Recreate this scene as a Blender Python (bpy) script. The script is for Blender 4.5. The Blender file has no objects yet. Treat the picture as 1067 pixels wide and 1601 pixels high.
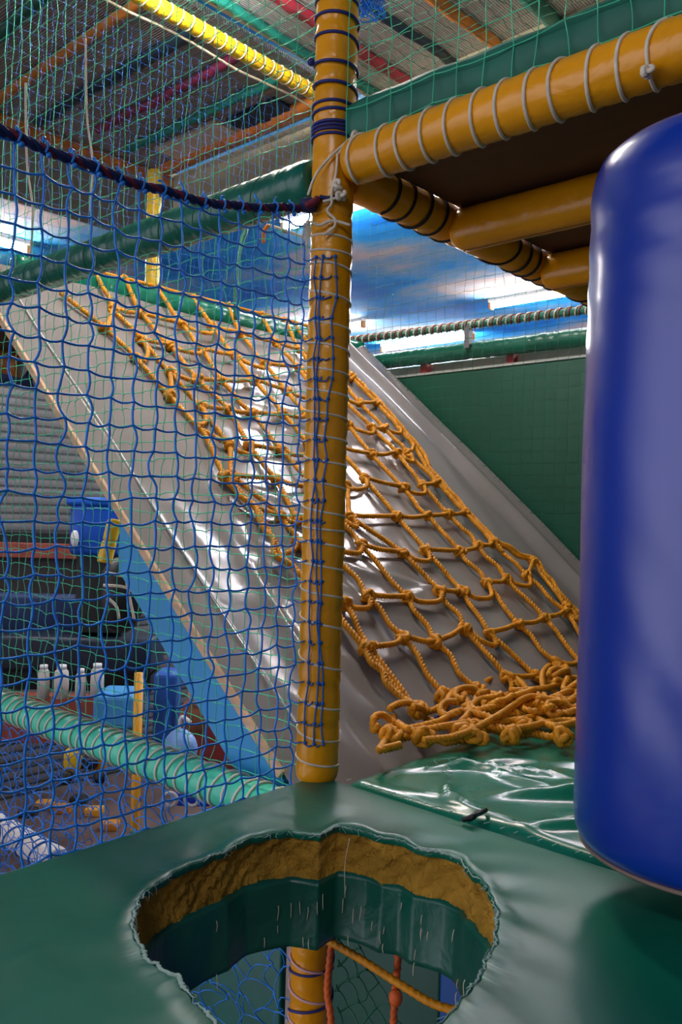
import bpy, math, random
import numpy as np
rng = np.random.default_rng(7)
random.seed(7)
S = bpy.context.scene
COL = S.collection
A = np.array

# ------------------------------------------------------------------ camera
FPX, W, H = 1316.0, 1067.0, 1601.0
YAW, ROLL = math.radians(42.42), math.radians(1.56)
fw = A([-math.sin(YAW), math.cos(YAW), 0.0]); rt0 = A([math.cos(YAW), math.sin(YAW), 0.0]); up0 = A([0, 0, 1.0])
rt = rt0*math.cos(ROLL) + up0*math.sin(ROLL); up = -rt0*math.sin(ROLL) + up0*math.cos(ROLL)
def ray(x, y): return fw + rt*(x-W/2)/FPX + up*(H/2-y)/FPX
CAM = -ray(495.5, 1216)*1.9
def on(x, y, ax, val):
    d = ray(x, y); return CAM + d*((val-CAM[ax])/d[ax])
def at(x, y, depth): return CAM + ray(x, y)*depth
SL = 0.852; RX0 = -0.19; RN = A([SL, 0, 1.0])/math.hypot(SL, 1)          # the climbing ramp: z = SL*(RX0-X)
def on_ramp(x, y, off=0.0):
    d = ray(x, y); t = (SL*RX0 + off*math.hypot(SL, 1) - A([SL, 0, 1.0])@CAM)/(A([SL, 0, 1.0])@d); return CAM + d*t
def rp(Y, z, off=0.0): return A([RX0 - z/SL, Y, z]) + RN*off

cam = bpy.data.cameras.new('camera'); co = bpy.data.objects.new('camera', cam); COL.objects.link(co)
cam.sensor_fit = 'VERTICAL'; cam.sensor_height = 36.0; cam.lens = FPX/H*36.0; cam.clip_start = 0.02
from mathutils import Matrix
m = Matrix.Identity(4)
for i in range(3):
    m[i][0] = rt[i]; m[i][1] = up[i]; m[i][2] = -fw[i]; m[i][3] = CAM[i]
co.matrix_world = m
S.camera = co

# ------------------------------------------------------------------ materials
def lin(c): return tuple(((v/255)/12.92 if v/255 <= .04045 else ((v/255+.055)/1.055)**2.4) for v in c)
MATS = {}
def mat(name, rgb, rough=.5, bump=0, bscale=20, bdist=.01, var=0, vscale=6, spec=.5, metal=0, stretch=None, coat=0, rvar=0):
    if name in MATS: return MATS[name]
    m = bpy.data.materials.new(name); m.use_nodes = True; N = m.node_tree.nodes; L = m.node_tree.links
    b = N['Principled BSDF']; c = lin(rgb); b.inputs['Base Color'].default_value = (*c, 1)
    b.inputs['Roughness'].default_value = rough; b.inputs['Specular IOR Level'].default_value = spec; b.inputs['Metallic'].default_value = metal
    b.inputs['Coat Weight'].default_value = coat; b.inputs['Coat Roughness'].default_value = .2
    tc = N.new('ShaderNodeTexCoord'); mp = N.new('ShaderNodeMapping'); L.new(tc.outputs['Object'], mp.inputs['Vector'])
    if stretch: mp.inputs['Scale'].default_value = stretch
    if var:
        n = N.new('ShaderNodeTexNoise'); n.inputs['Scale'].default_value = vscale; n.inputs['Detail'].default_value = 4
        L.new(mp.outputs['Vector'], n.inputs['Vector'])
        r = N.new('ShaderNodeValToRGB'); r.color_ramp.elements[0].position = .3; r.color_ramp.elements[1].position = .7
        r.color_ramp.elements[0].color = (*[v*(1-var) for v in c], 1); r.color_ramp.elements[1].color = (*[min(1, v*(1+var)) for v in c], 1)
        L.new(n.outputs['Fac'], r.inputs['Fac']); L.new(r.outputs['Color'], b.inputs['Base Color'])
        if rvar:
            mr = N.new('ShaderNodeMapRange'); mr.inputs['To Min'].default_value = max(.03, rough-rvar); mr.inputs['To Max'].default_value = rough+rvar
            L.new(n.outputs['Fac'], mr.inputs['Value']); L.new(mr.outputs['Result'], b.inputs['Roughness'])
    if bump:
        n = N.new('ShaderNodeTexNoise'); n.inputs['Scale'].default_value = bscale; n.inputs['Detail'].default_value = 3; n.inputs['Distortion'].default_value = .6
        L.new(mp.outputs['Vector'], n.inputs['Vector'])
        bp = N.new('ShaderNodeBump'); bp.inputs['Strength'].default_value = bump; bp.inputs['Distance'].default_value = bdist
        L.new(n.outputs['Fac'], bp.inputs['Height']); L.new(bp.outputs['Normal'], b.inputs['Normal'])
    MATS[name] = m; return m
def emis(name, rgb, strength):
    m = bpy.data.materials.new(name); m.use_nodes = True; b = m.node_tree.nodes['Principled BSDF']
    b.inputs['Base Color'].default_value = (*lin(rgb), 1); b.inputs['Emission Color'].default_value = (*lin(rgb), 1); b.inputs['Emission Strength'].default_value = strength
    return m
def stripes(name, rgb1, rgb2, scale, axis, rough=.6, frac=.15, rot=0, bump=.4):
    m = bpy.data.materials.new(name); m.use_nodes = True; N = m.node_tree.nodes; L = m.node_tree.links; b = N['Principled BSDF']
    b.inputs['Roughness'].default_value = rough
    tc = N.new('ShaderNodeTexCoord'); mp = N.new('ShaderNodeMapping'); L.new(tc.outputs['Object'], mp.inputs['Vector']); mp.inputs['Rotation'].default_value[2] = rot
    w = N.new('ShaderNodeTexWave'); w.bands_direction = axis; w.inputs['Scale'].default_value = scale; w.inputs['Distortion'].default_value = .05
    L.new(mp.outputs['Vector'], w.inputs['Vector'])
    r = N.new('ShaderNodeValToRGB'); r.color_ramp.elements[0].position = frac; r.color_ramp.elements[1].position = frac+.12
    r.color_ramp.elements[0].color = (*lin(rgb1), 1); r.color_ramp.elements[1].color = (*lin(rgb2), 1)
    L.new(w.outputs['Fac'], r.inputs['Fac'])
    n = N.new('ShaderNodeTexNoise'); n.inputs['Scale'].default_value = 1.5; n.inputs['Detail'].default_value = 4; L.new(mp.outputs['Vector'], n.inputs['Vector'])
    mx = N.new('ShaderNodeMix'); mx.data_type = 'RGBA'; mx.blend_type = 'MULTIPLY'; mx.inputs[0].default_value = .5
    L.new(r.outputs['Color'], mx.inputs[6]); L.new(n.outputs['Fac'], mx.inputs[7]); L.new(mx.outputs[2], b.inputs['Base Color'])
    if bump:
        bp = N.new('ShaderNodeBump'); bp.inputs['Strength'].default_value = bump; bp.inputs['Distance'].default_value = .01
        L.new(w.outputs['Fac'], bp.inputs['Height']); L.new(bp.outputs['Normal'], b.inputs['Normal'])
    return m
def sky_paint(name):
    m = bpy.data.materials.new(name); m.use_nodes = True; N = m.node_tree.nodes; L = m.node_tree.links; b = N['Principled BSDF']
    b.inputs['Roughness'].default_value = .85; b.inputs['Specular IOR Level'].default_value = .1
    tc = N.new('ShaderNodeTexCoord'); mp = N.new('ShaderNodeMapping'); L.new(tc.outputs['Object'], mp.inputs['Vector']); mp.inputs['Scale'].default_value = (.5, .9, 1)
    n = N.new('ShaderNodeTexNoise'); n.inputs['Scale'].default_value = .9; n.inputs['Detail'].default_value = 6; n.inputs['Roughness'].default_value = .55
    L.new(mp.outputs['Vector'], n.inputs['Vector'])
    r = N.new('ShaderNodeValToRGB'); e = r.color_ramp.elements
    e[0].position = .34; e[0].color = (*lin((10, 112, 205)), 1); e[1].position = .46; e[1].color = (*lin((44, 160, 232)), 1)
    x = e.new(.54); x.color = (*lin((140, 180, 215)), 1); x = e.new(.62); x.color = (*lin((225, 200, 195)), 1); x = e.new(.74); x.color = (*lin((235, 235, 240)), 1)
    L.new(n.outputs['Fac'], r.inputs['Fac']); L.new(r.outputs['Color'], b.inputs['Base Color'])
    return m

YEL = mat('yellow_vinyl', (226, 152, 4), .28, bump=.5, bscale=14, bdist=.01, var=.18, vscale=5)
YEL2 = mat('pale_yellow_vinyl', (232, 190, 30), .36, bump=.4, bscale=18, var=.15)
GREEN = mat('green_vinyl', (6, 100, 78), .33, bump=.3, bscale=5, bdist=.012, var=.1, vscale=3, rvar=.05, spec=.3)
GREEN2 = mat('wrinkled_green_vinyl', (10, 110, 86), .24, bump=.14, bscale=5, bdist=.015, var=.05, vscale=4, coat=.2)
DKGREEN = mat('dark_green_vinyl', (14, 92, 74), .32, bump=.5, bscale=14, bdist=.012, var=.2)
PANEL = mat('wall_green_vinyl', (4, 76, 58), .5, var=.12, vscale=2, bump=.15, bscale=3)
TURQ = mat('turquoise_vinyl', (74, 204, 168), .4, bump=.4, bscale=18, var=.12)
GREY = mat('grey_vinyl', (134, 129, 128), .2, bump=.3, bscale=4, bdist=.02, var=.07, vscale=2, coat=.15)
BLUE = mat('blue_vinyl', (4, 46, 150), .36, bump=.25, bscale=5, bdist=.012, var=.12, vscale=2.5, coat=.6, rvar=.06)
ROPE = mat('yellow_rope', (208, 138, 22), .5, bump=.5, bscale=220, bdist=.002, var=.22, vscale=30, spec=.3)
CORDW = mat('white_cord', (216, 206, 184), .75, bump=.4, bscale=300, bdist=.001, var=.15, vscale=40)
CORDN = mat('navy_cord', (26, 34, 110), .6, var=.2, vscale=40)
CORDD = mat('dark_cord', (24, 20, 40), .7)
NETB = mat('blue_twine', (8, 92, 178), .5, var=.25, vscale=12)
NETB2 = mat('bright_blue_twine', (22, 132, 232), .5, var=.2, vscale=12)
NETG = mat('green_twine', (60, 196, 150), .55, var=.2, vscale=12)
NETD = mat('dark_green_twine', (14, 92, 66), .6, var=.2, vscale=12)
NAVY = mat('navy_rope', (14, 28, 84), .7, bump=.5, bscale=200, bdist=.002)
MAROON = mat('maroon_rope', (112, 20, 48), .7, bump=.5, bscale=200, bdist=.002)
FOAM = mat('old_foam', (178, 136, 52), .95, bump=.9, bscale=90, bdist=.008, var=.3, vscale=16, spec=.1)
FRAY = mat('frayed_backing', (150, 178, 166), .9)
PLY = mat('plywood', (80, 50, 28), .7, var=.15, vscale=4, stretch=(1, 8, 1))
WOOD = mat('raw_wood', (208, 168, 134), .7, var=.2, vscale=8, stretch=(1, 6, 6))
SKIRT = mat('sky_blue_board', (36, 142, 200), .45, var=.08)
STEEL = mat('grey_steel', (120, 122, 124), .4, metal=.6)
WHITE = mat('white_plastic', (225, 225, 225), .4)
BLACK = mat('black_plastic', (16, 16, 18), .5)
RED = mat('red_paint', (140, 34, 40), .5)
BRICK = mat('brick_red_paint', (140, 62, 46), .6, var=.2)
ORANGE = mat('orange_strip', (196, 118, 44), .6, var=.25, vscale=8)

# ------------------------------------------------------------------ mesh builder
class MB:
    def __init__(s): s.v = []; s.f = []; s.n = 0
    def add(s, v, f):
        v = np.asarray(v, float).reshape(-1, 3); s.v.append(v)
        for q in f: s.f.append(np.asarray(q, int) + s.n)
        s.n += len(v); return s
    def box(s, lo, hi):
        x0, y0, z0 = lo; x1, y1, z1 = hi
        v = [(x0,y0,z0),(x1,y0,z0),(x1,y1,z0),(x0,y1,z0),(x0,y0,z1),(x1,y0,z1),(x1,y1,z1),(x0,y1,z1)]
        return s.add(v, [A([[0,3,2,1],[4,5,6,7],[0,1,5,4],[1,2,6,5],[2,3,7,6],[3,0,4,7]])])
    def obox(s, c, ex, ey, ez):     # oriented box, half vectors
        c, ex, ey, ez = map(lambda q: A(q, float), (c, ex, ey, ez))
        v = [c+a*ex+b*ey+d*ez for d in (-1, 1) for a, b in ((-1,-1),(1,-1),(1,1),(-1,1))]
        return s.add(v, [A([[0,3,2,1],[4,5,6,7],[0,1,5,4],[1,2,6,5],[2,3,7,6],[3,0,4,7]])])
    def rings(s, R, closed=False, caps=True):     # R [N,k,3]
        R = np.asarray(R); N, k, _ = R.shape; i = np.arange(N if closed else N-1)[:, None]; j = np.arange(k)[None, :]
        i2 = (i+1) % N; j2 = (j+1) % k
        q = np.stack([i*k+j, i*k+j2, i2*k+j2, i2*k+j], -1).reshape(-1, 4); f = [q]
        if caps and not closed:
            f.append(np.arange(k)[::-1][None, :]); f.append((np.arange(k)+(N-1)*k)[None, :])
        return s.add(R.reshape(-1, 3), f)
    def tube(s, P, r, k=8, closed=False, caps=True, lobes=0, pitch=.05, depth=.2, ref=None):
        P = np.asarray(P, float); N = len(P)
        T = np.gradient(P, axis=0) if not closed else np.roll(P, -1, 0)-np.roll(P, 1, 0)
        T /= np.linalg.norm(T, axis=1)[:, None]+1e-12
        if ref is not None:
            n1 = ref-(T@ref)[:, None]*T
        else:
            n1 = np.zeros_like(P); a = np.cross(T[0], [0.3, .5, .8]); n1[0] = a/np.linalg.norm(a)
            for i in range(1, N):
                a = n1[i-1]-T[i]*(n1[i-1]@T[i]); n1[i] = a/(np.linalg.norm(a)+1e-12)
        n1 = n1/(np.linalg.norm(n1, axis=1)[:, None]+1e-12); n2 = np.cross(T, n1)
        th = np.arange(k)*2*math.pi/k; rr = np.broadcast_to(np.asarray(r, float), (N,))[:, None]*np.ones((1, k))
        if lobes:
            L = np.concatenate([[0], np.cumsum(np.linalg.norm(np.diff(P, axis=0), axis=1))])
            rr = rr*(1-depth+depth*2*np.abs(np.cos(lobes*(th[None, :]-2*math.pi*L[:, None]/pitch)/2)))
        R = P[:, None, :]+rr[:, :, None]*(np.cos(th)[None, :, None]*n1[:, None, :]+np.sin(th)[None, :, None]*n2[:, None, :])
        return s.rings(R, closed, caps)
    def lathe(s, prof, k=48, c=(0, 0), mod=None):     # prof [(r,z)] axis z
        prof = A(prof, float); th = np.arange(k)*2*math.pi/k
        r = prof[:, 0][:, None]*np.ones((1, k))
        if mod is not None: r = r*mod(th[None, :], prof[:, 1][:, None])
        R = np.stack([c[0]+r*np.cos(th), c[1]+r*np.sin(th), prof[:, 1][:, None]*np.ones((1, k))], -1)
        return s.rings(R)
    def grid(s, G):
        G = np.asarray(G); a, b, _ = G.shape; i = np.arange(a-1)[:, None]; j = np.arange(b-1)[None, :]
        return s.add(G.reshape(-1, 3), [np.stack([i*b+j, (i+1)*b+j, (i+1)*b+j+1, i*b+j+1], -1).reshape(-1, 4)])
    def ball(s, c, r, n=8, sq=(1, 1, 1)):
        th = np.linspace(0, math.pi, n+1)[1:-1]; ph = np.arange(n*2)*math.pi/n
        R = np.stack([np.sin(th)[:, None]*np.cos(ph), np.sin(th)[:, None]*np.sin(ph), np.cos(th)[:, None]*np.ones((1, 2*n))], -1)*r*A(sq)
        return s.rings(R+A(c))
    def mesh(s, name, smooth=True):
        me = bpy.data.meshes.new(name); V = np.concatenate(s.v); 
        polys = {}
        sizes = []; loops = []
        for q in s.f:
            sizes.append(np.full(len(q), q.shape[1])); loops.append(q.ravel())
        sizes = np.concatenate(sizes); loops = np.concatenate(loops)
        me.vertices.add(len(V)); me.vertices.foreach_set('co', V.ravel().astype(np.float32))
        me.loops.add(len(loops)); me.loops.foreach_set('vertex_index', loops.astype(np.int32))
        me.polygons.add(len(sizes)); st = np.concatenate([[0], np.cumsum(sizes)[:-1]])
        me.polygons.foreach_set('loop_start', st.astype(np.int32)); me.polygons.foreach_set('loop_total', sizes.astype(np.int32))
        me.update(calc_edges=True); me.validate()
        me.polygons.foreach_set('use_smooth', np.full(len(me.polygons), smooth)); return me
    def build(s, name, material, parent=None, smooth=True, bevel=0, sharp=None):
        me = s.mesh(name, smooth); me.materials.append(material)
        o = bpy.data.objects.new(name, me); COL.objects.link(o)
        if parent is not None:
            o.parent = parent; o.matrix_parent_inverse = Matrix.Translation(-parent.location)
        if bevel:
            b = o.modifiers.new('bevel', 'BEVEL'); b.width = bevel; b.segments = 3; b.limit_method = 'ANGLE'
        return o
def tag(o, label=None, cat=None, group=None, kind=None):
    if label: o['label'] = label
    if cat: o['category'] = cat
    if group: o['group'] = group
    if kind: o['kind'] = kind
    return o
def thing(name, loc, label, cat, group=None):
    o = bpy.data.objects.new(name, None); COL.objects.link(o); o.location = loc; o.empty_display_size = .1
    return tag(o, label, cat, group)
def struct(o): o['kind'] = 'structure'; return o
def smooth_path(P, n):
    P = A(P, float); N = len(P); t = np.linspace(0, N-1, n); i = np.clip(t.astype(int), 0, N-2); u = (t-i)[:, None]
    p0 = P[np.clip(i-1, 0, N-1)]; p1 = P[i]; p2 = P[i+1]; p3 = P[np.clip(i+2, 0, N-1)]
    return .5*((2*p1)+(-p0+p2)*u+(2*p0-5*p1+4*p2-p3)*u**2+(-p0+3*p1-3*p2+p3)*u**3)
def spath(P, step=.004):
    P = A(P, float); L = np.linalg.norm(np.diff(P, axis=0), axis=1).sum(); n = max(4, int(L/step))
    Q = smooth_path(P, n*2); d = np.concatenate([[0], np.cumsum(np.linalg.norm(np.diff(Q, axis=0), axis=1))]); t = np.linspace(0, d[-1], n)
    return np.stack([np.interp(t, d, Q[:, k]) for k in range(3)], 1)

# ------------------------------------------------------------------ nets (square knotted twine)
def net(name, O, u, v, nu, nv, cu, cv, r, material, label, mask=None, jit=.006, sag=.004, knot=2.0, k=5, warp=None, sub=4, kind='net', group=None):
    O, u, v = A(O, float), A(u, float), A(v, float); w = np.cross(u, v)
    I, J = np.meshgrid(np.arange(nu), np.arange(nv), indexing='ij')
    ju = rng.normal(0, jit, I.shape); jv = rng.normal(0, jit*.7, I.shape); jw = rng.normal(0, jit*.7, I.shape)
    U = I*cu+ju; V = J*cv+jv; Wd = jw
    C = np.stack([U, V, Wd], -1)                                       # node coords (u,v,w)
    mb = MB(); down = -1 if v[2] > .5 else 0
    def lines(C):                                                      # C [L,N,3] -> subdivided
        L, N, _ = C.shape; t = np.arange((N-1)*sub+1)/sub; i = np.minimum(t.astype(int), N-2); f = (t-i)[None, :, None]
        return C[:, i]*(1-f)+C[:, i+1]*f, (t-i)
    hu, ft = lines(np.swapaxes(C, 0, 1)); amp = rng.uniform(.3, 1.6, (nv, hu.shape[1]//sub+1)).repeat(sub, 1)[:, :hu.shape[1]]
    hu[:, :, 1] -= sag*amp*np.sin(math.pi*ft)[None, :]; hu[:, :, 2] += .5*sag*amp*np.sin(math.pi*ft)[None, :]
    hv, ft = lines(C); amp = rng.normal(0, 1.0, (nu, hv.shape[1]//sub+1)).repeat(sub, 1)[:, :hv.shape[1]]
    hv[:, :, 0] += sag*.8*amp*np.sin(math.pi*ft)[None, :]; hv[:, :, 2] += .4*sag*amp*np.sin(math.pi*ft)[None, :]
    def emit(Q, along, ax):
        if warp is not None: Q = warp(Q)
        L, N, _ = Q.shape
        M = np.ones((L, N), bool) if mask is None else mask(Q[..., 0], Q[..., 1])
        P = O+Q[..., 0:1]*u+Q[..., 1:2]*v+Q[..., 2:3]*w
        T = np.gradient(P, axis=1); T /= np.linalg.norm(T, axis=2)[..., None]+1e-12
        n1 = w-(T@w)[..., None]*T; n1 /= np.linalg.norm(n1, axis=2)[..., None]; n2 = np.cross(T, n1)
        th = np.arange(k)*2*math.pi/k
        R = P[:, :, None, :]+r*(np.cos(th)[:, None]*n1[:, :, None, :]+np.sin(th)[:, None]*n2[:, :, None, :])
        idx = np.arange(L*N*k).reshape(L, N, k); nx = np.roll(idx, -1, 2)
        q = np.stack([idx[:, :-1], nx[:, :-1], nx[:, 1:], idx[:, 1:]], -1)[M[:, :-1] & M[:, 1:]].reshape(-1, 4)
        us, inv = np.unique(q, return_inverse=True)
        if len(us): mb.add(R.reshape(-1, 3)[us], [inv.reshape(-1, 4)])
    emit(hu, u, 0); emit(hv, v, 1)
    if knot:
        Q = C.reshape(1, -1, 3)
        if warp is not None: Q = warp(Q)
        M = np.ones(Q.shape[1], bool) if mask is None else mask(Q[..., 0], Q[..., 1])[0]
        P = (O+Q[..., 0:1]*u+Q[..., 1:2]*v+Q[..., 2:3]*w)[0][M]; kr = r*knot
        oc = A([[1.2,0,0],[-1.2,0,0],[0,1,0],[0,-1,0],[0,0,1],[0,0,-1]])*kr
        oc = np.stack([oc@A([u, v, w])], 0)[0]
        fc = A([[0,2,4],[2,1,4],[1,3,4],[3,0,4],[2,0,5],[1,2,5],[3,1,5],[0,3,5]])
        mb.add((P[:, None, :]+oc).reshape(-1, 3), [(fc[None]+np.arange(len(P))[:, None, None]*6).reshape(-1, 3)])
    root = thing(name, O, label, kind, group)
    mb.build('mesh', material, root)
    return root

# ------------------------------------------------------------------ padded tubes
def padded(mb, p0, p1, r, ties=(), k=40, pinch=.06, wob=.03, flat=None, endr=.02, seed=1, step=.008):
    """foam sleeve between p0 and p1: rounded ends, pinched where cord is tied, puckered skin"""
    g = np.random.default_rng(seed); p0, p1 = A(p0, float), A(p1, float); L = np.linalg.norm(p1-p0); T = (p1-p0)/L
    n1 = np.cross(T, [0, 0, 1.0]) if abs(T[2]) < .9 else A([1.0, 0, 0]); n1 /= np.linalg.norm(n1); n2 = np.cross(T, n1)
    s = np.concatenate([[0, .002, .006, .012], np.arange(.02, L-.02, step), [L-.012, L-.006, L-.002, L]]); th = np.arange(k)*2*math.pi/k
    e = np.minimum(s, L-s); er = np.where(e < endr, np.sqrt(np.clip(1-(1-e/endr)**2, 0, 1)), 1)
    rad = r*(1-.28*(1-er))
    if e.min() == 0: rad[0] *= .55; rad[-1] *= .55
    q = np.ones_like(s)
    for t in ties: q -= pinch*np.exp(-((s-t)/.007)**2)
    ph = g.uniform(0, 6.28, 8); am = g.uniform(.3, 1, 8)
    wv = sum(am[i]*np.sin(s[:, None]*(14+17*i)+th[None, :]*(i % 4)+ph[i]) for i in range(8))/4
    if len(ties):
        d = np.min(np.abs(s[:, None]-A(ties)[None, :]), 1); puck = np.exp(-(d/.02)**2)[:, None]*np.sin(th[None, :]*17+ph[0]+s[:, None]*5)*.018
    else: puck = 0
    R = (rad*q)[:, None]*(1+wob*wv+puck)
    cx, cy = np.cos(th), np.sin(th)
    if flat: pw = flat; cx = np.sign(cx)*np.abs(cx)**pw; cy = np.sign(cy)*np.abs(cy)**pw
    P = p0+T*s[:, None]
    mb.rings(P[:, None, :]+R[:, :, None]*(cx[None, :, None]*n1+cy[None, :, None]*n2)); return mb
def helix(ss, n1, n2, p0, T, r, cr, dirn=1, start=0.0, ease=.5, jit=.0006):
    ss = np.sort(A(list(ss), float)); u = np.linspace(-.25, len(ss)-.75, int(len(ss)*40)); f = u-np.floor(u)
    ue = u-ease*np.sin(2*math.pi*f)/(2*math.pi)
    s = np.interp(ue, np.arange(-1, len(ss)+1), np.concatenate([[2*ss[0]-ss[1]], ss, [2*ss[-1]-ss[-2]]])); a = dirn*2*math.pi*u+start
    s = s+np.interp(u, np.arange(-1, len(ss)+1, .5), rng.normal(0, jit*4, len(ss)*2+4))
    return A(p0)+T*s[:, None]+(r+cr*.55)*(np.cos(a)[:, None]*n1+np.sin(a)[:, None]*n2)
def winding(mb, p0, p1, r, ss, tilt, cr, k=6, dirn=-1, start=0.0, ease=.5):
    """one continuous cord spiralling round the tube, crossing its front at every s in ss"""
    p0, p1 = A(p0, float), A(p1, float); T = (p1-p0)/np.linalg.norm(p1-p0)
    n1 = np.cross(T, [0, 0, 1.0]) if abs(T[2]) < .9 else A([1.0, 0, 0]); n1 /= np.linalg.norm(n1); n2 = np.cross(T, n1)
    mb.tube(helix(ss, n1, n2, p0, T, r, cr, dirn, start, ease), cr, k); return mb
def pole_winding(zs, r, cr, dirn=-1, ease=.4):
    a0 = -math.radians(46); n1 = A([math.cos(a0), math.sin(a0), 0]); n2 = A([-math.sin(a0), math.cos(a0), 0])
    return MB().tube(helix(zs, n1, n2, (0, 0, 0), A([0, 0, 1.0]), r, cr, dirn, 0, ease), cr, 6)
def noise_sum(x, y, seed, terms):
    g = np.random.default_rng(seed); z = 0
    for f, a in terms:
        d = g.uniform(0, 6.28); p = g.uniform(0, 6.28); z = z+a*np.sin(f*(x*math.cos(d)+y*math.sin(d))+p+1.5*np.sin(.6*f*(x*math.sin(d)-y*math.cos(d))+p*2))
    return z

# ================================================================== SETTING
ZC = 3.1
struct(MB().box((-7.7, -4, -2.82), (6, 9.4, -2.7)).build('floor', mat('hall_floor', (96, 74, 68), .55, var=.3, vscale=3), smooth=False))
struct(MB().box((-7.7, -5.0, ZC), (6.0, 9.4, ZC+.1)).build('ceiling', sky_paint('sky_ceiling_paint'), smooth=False))
struct(MB().box((-7.8, -4, -2.7), (-7.6, 9.4, ZC)).build('wall_left', stripes('grey_shutter', (52, 50, 50), (116, 110, 110), 3.2, 'Z', .6, .12), smooth=False))
wb = MB().box((-7.6, 9.2, -2.7), (6, 9.4, ZC)).build('wall_back', sky_paint('sky_wall_paint'), smooth=False); struct(wb)

# lights: tube fixtures under the sky ceiling
TUBE3 = emis('lit_tube_dim', (255, 246, 248), 120); TUBE = emis('lit_tube', (255, 250, 244), 215); TUBE2 = emis('lit_tube_near', (255, 246, 236), 260)
ZP = 2.86
def fixture(c, axis, L, label, z=ZC, tm=None):
    r_ = thing('ceiling_light', (c[0], c[1], z), label, 'light', 'tube lights overhead')
    d = A([1.0, 0, 0]) if axis == 'x' else A([0, 1.0, 0]); e = A([d[1], d[0], 0]); c = A([c[0], c[1], z])
    MB().obox(c-A([0, 0, .02]), d*L/2, e*.05, A([0, 0, .02])).build('housing', WHITE, r_, smooth=False)
    MB().tube([c-A([0, 0, .075])-d*(L/2-.03), c-A([0, 0, .075])+d*(L/2-.03)], .03, 12).build('tube', tm or TUBE, r_)
    for s in (-1, 1):
        MB().obox(c-A([0, 0, .075])+s*d*(L/2-.015), d*.015, e*.035, A([0, 0, .04])).build('end_cap', ORANGE, r_, smooth=False)
fixture((-3.1, 6.92), 'x', 1.85, 'lit tube light on the blue ceiling beside the shaded beam end, with orange cap')
fixture((-6.38, 1.75), 'y', 1.5, 'lit tube light above the green padded beam at the left edge of the photo')
fixture((-6.5, 6.77), 'x', 1.35, 'lit tube light whose right tip peeks out beside the yellow post')
fixture((-3.35, 3.58), 'x', 1.25, 'lit tube light seen just left of the post below the rope knot')
fixture((-5.9, 8.2), 'x', 1.6, 'farthest lit tube light, low over the green rail beside the post')
fixture((-1.15, .55), 'x', .95, 'lit tube light fixed under the bright overhead panel above the ramp', ZP, TUBE2)
fixture((-1.1, 3.95), 'x', 1.1, 'added unseen tube light beyond the climbing ramp, making its highlights', tm=TUBE3)  # extra lamp out of view, placed to put highlights on the ramp
fixture((1.5, 5.4), 'x', 1.8, 'lit tube light behind the upper deck and the punch bag')
fixture((-4.6, .2), 'x', 1.6, 'lit tube light over the hall left of the play frame')

fixture((-1.5, 2.85), 'x', 1.2, 'added unseen tube light past the khaki fascia, for glints on the ramp folds', tm=TUBE3)  # added out of sight so the ramp folds catch a reflection
fixture((2.3, -4.0), 'x', 1.8, 'added unseen tube light behind the viewpoint, giving the bag its sheen', 3.05, TUBE3)  # made-up lamp behind the camera, for sheen on the bag
# ================================================================== OVERHEAD PANELS AND STRIPS
PANM = stripes('ribbed_panel', (118, 112, 112), (186, 178, 180), 24, 'Y', .5, .2)
PANM_LIT = stripes('ribbed_panel_lit', (150, 146, 150), (230, 226, 230), 24, 'X', .5, .2)  # paler copy of the ribbed panel, nearby lamp light put into its colour
ZP = 2.86
p = MB().box((-3.45, -.6, ZP), (-1.78, 2.02, ZP+.03)).build('ribbed_ceiling_panel', PANM, smooth=False)
tag(p, 'grey ribbed overhead panel left of the yellow overhead tube', 'panel', kind='structure')
p = MB().box((-1.72, -.6, ZP), (1.2, 2.07, ZP+.03)).build('ribbed_ceiling_panel', PANM_LIT, smooth=False)
tag(p, 'bright ribbed overhead panel right of the yellow overhead tube', 'panel', kind='structure')
p = MB().box((-4.75, -.6, ZP-.02), (-3.47, 2.9, ZP+.03)).build('ribbed_ceiling_panel', mat('khaki_panel', (140, 136, 112), .6, var=.1), smooth=False)
tag(p, 'plain khaki overhead panel beside the blue sky ceiling', 'panel', kind='structure')
p = MB().box((-3.45, 2.05, ZP-.3), (1.2, 2.08, ZP)).build('fascia_board', mat('khaki_board', (150, 146, 118), .6, var=.1), smooth=False)
tag(p, 'khaki fascia board closing the far end of the overhead panels', 'board', kind='structure')
NAVYS = mat('navy_strip', (26, 44, 62), .5); MARS = mat('maroon_strip', (112, 34, 66), .5, var=.2, vscale=8); TEALS = mat('teal_strip', (22, 112, 102), .5, var=.2); DGS = mat('dark_green_strip', (14, 82, 66), .5)
PINK = mat('red_strip', (150, 36, 56), .5, var=.2)
def strip(c, axis, a, b, w, m_, label):
    mb = MB(); n = 60; t = np.linspace(a, b, n); wob = np.cumsum(rng.normal(0, .0025, n)); 
    z0 = ZP-.028
    G = []
    for j, (dw, dz) in enumerate(((-w/2, 0), (-w/2, -.02), (0, -.034), (w/2, -.02), (w/2, 0))):
        G.append(np.stack([t, c+dw+wob*1.0, z0+dz+.02+rng.normal(0, .002, n)], 1))
    G = np.stack(G, 1)
    if axis == 'y': G = G[:, :, [1, 0, 2]]
    mb.grid(G); o = mb.build('ceiling_strip', m_); tag(o, label, 'strip', 'coloured strips under the overhead panels'); return o
strip(.485, 'x', -3.2, -1.85, .05, DGS, 'dark green strip across the grey panel in the top left corner')
strip(.75, 'x', -3.4, -1.85, .05, ORANGE, 'orange strip across the grey overhead panel, between green and navy strips')
strip(1.04, 'x', -3.4, -1.85, .07, NAVYS, 'navy strip across the grey overhead panel beside the orange strip')
strip(1.32, 'x', -3.2, -1.85, .055, MARS, 'maroon strip across the grey overhead panel, left of the overhead tube')
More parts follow.
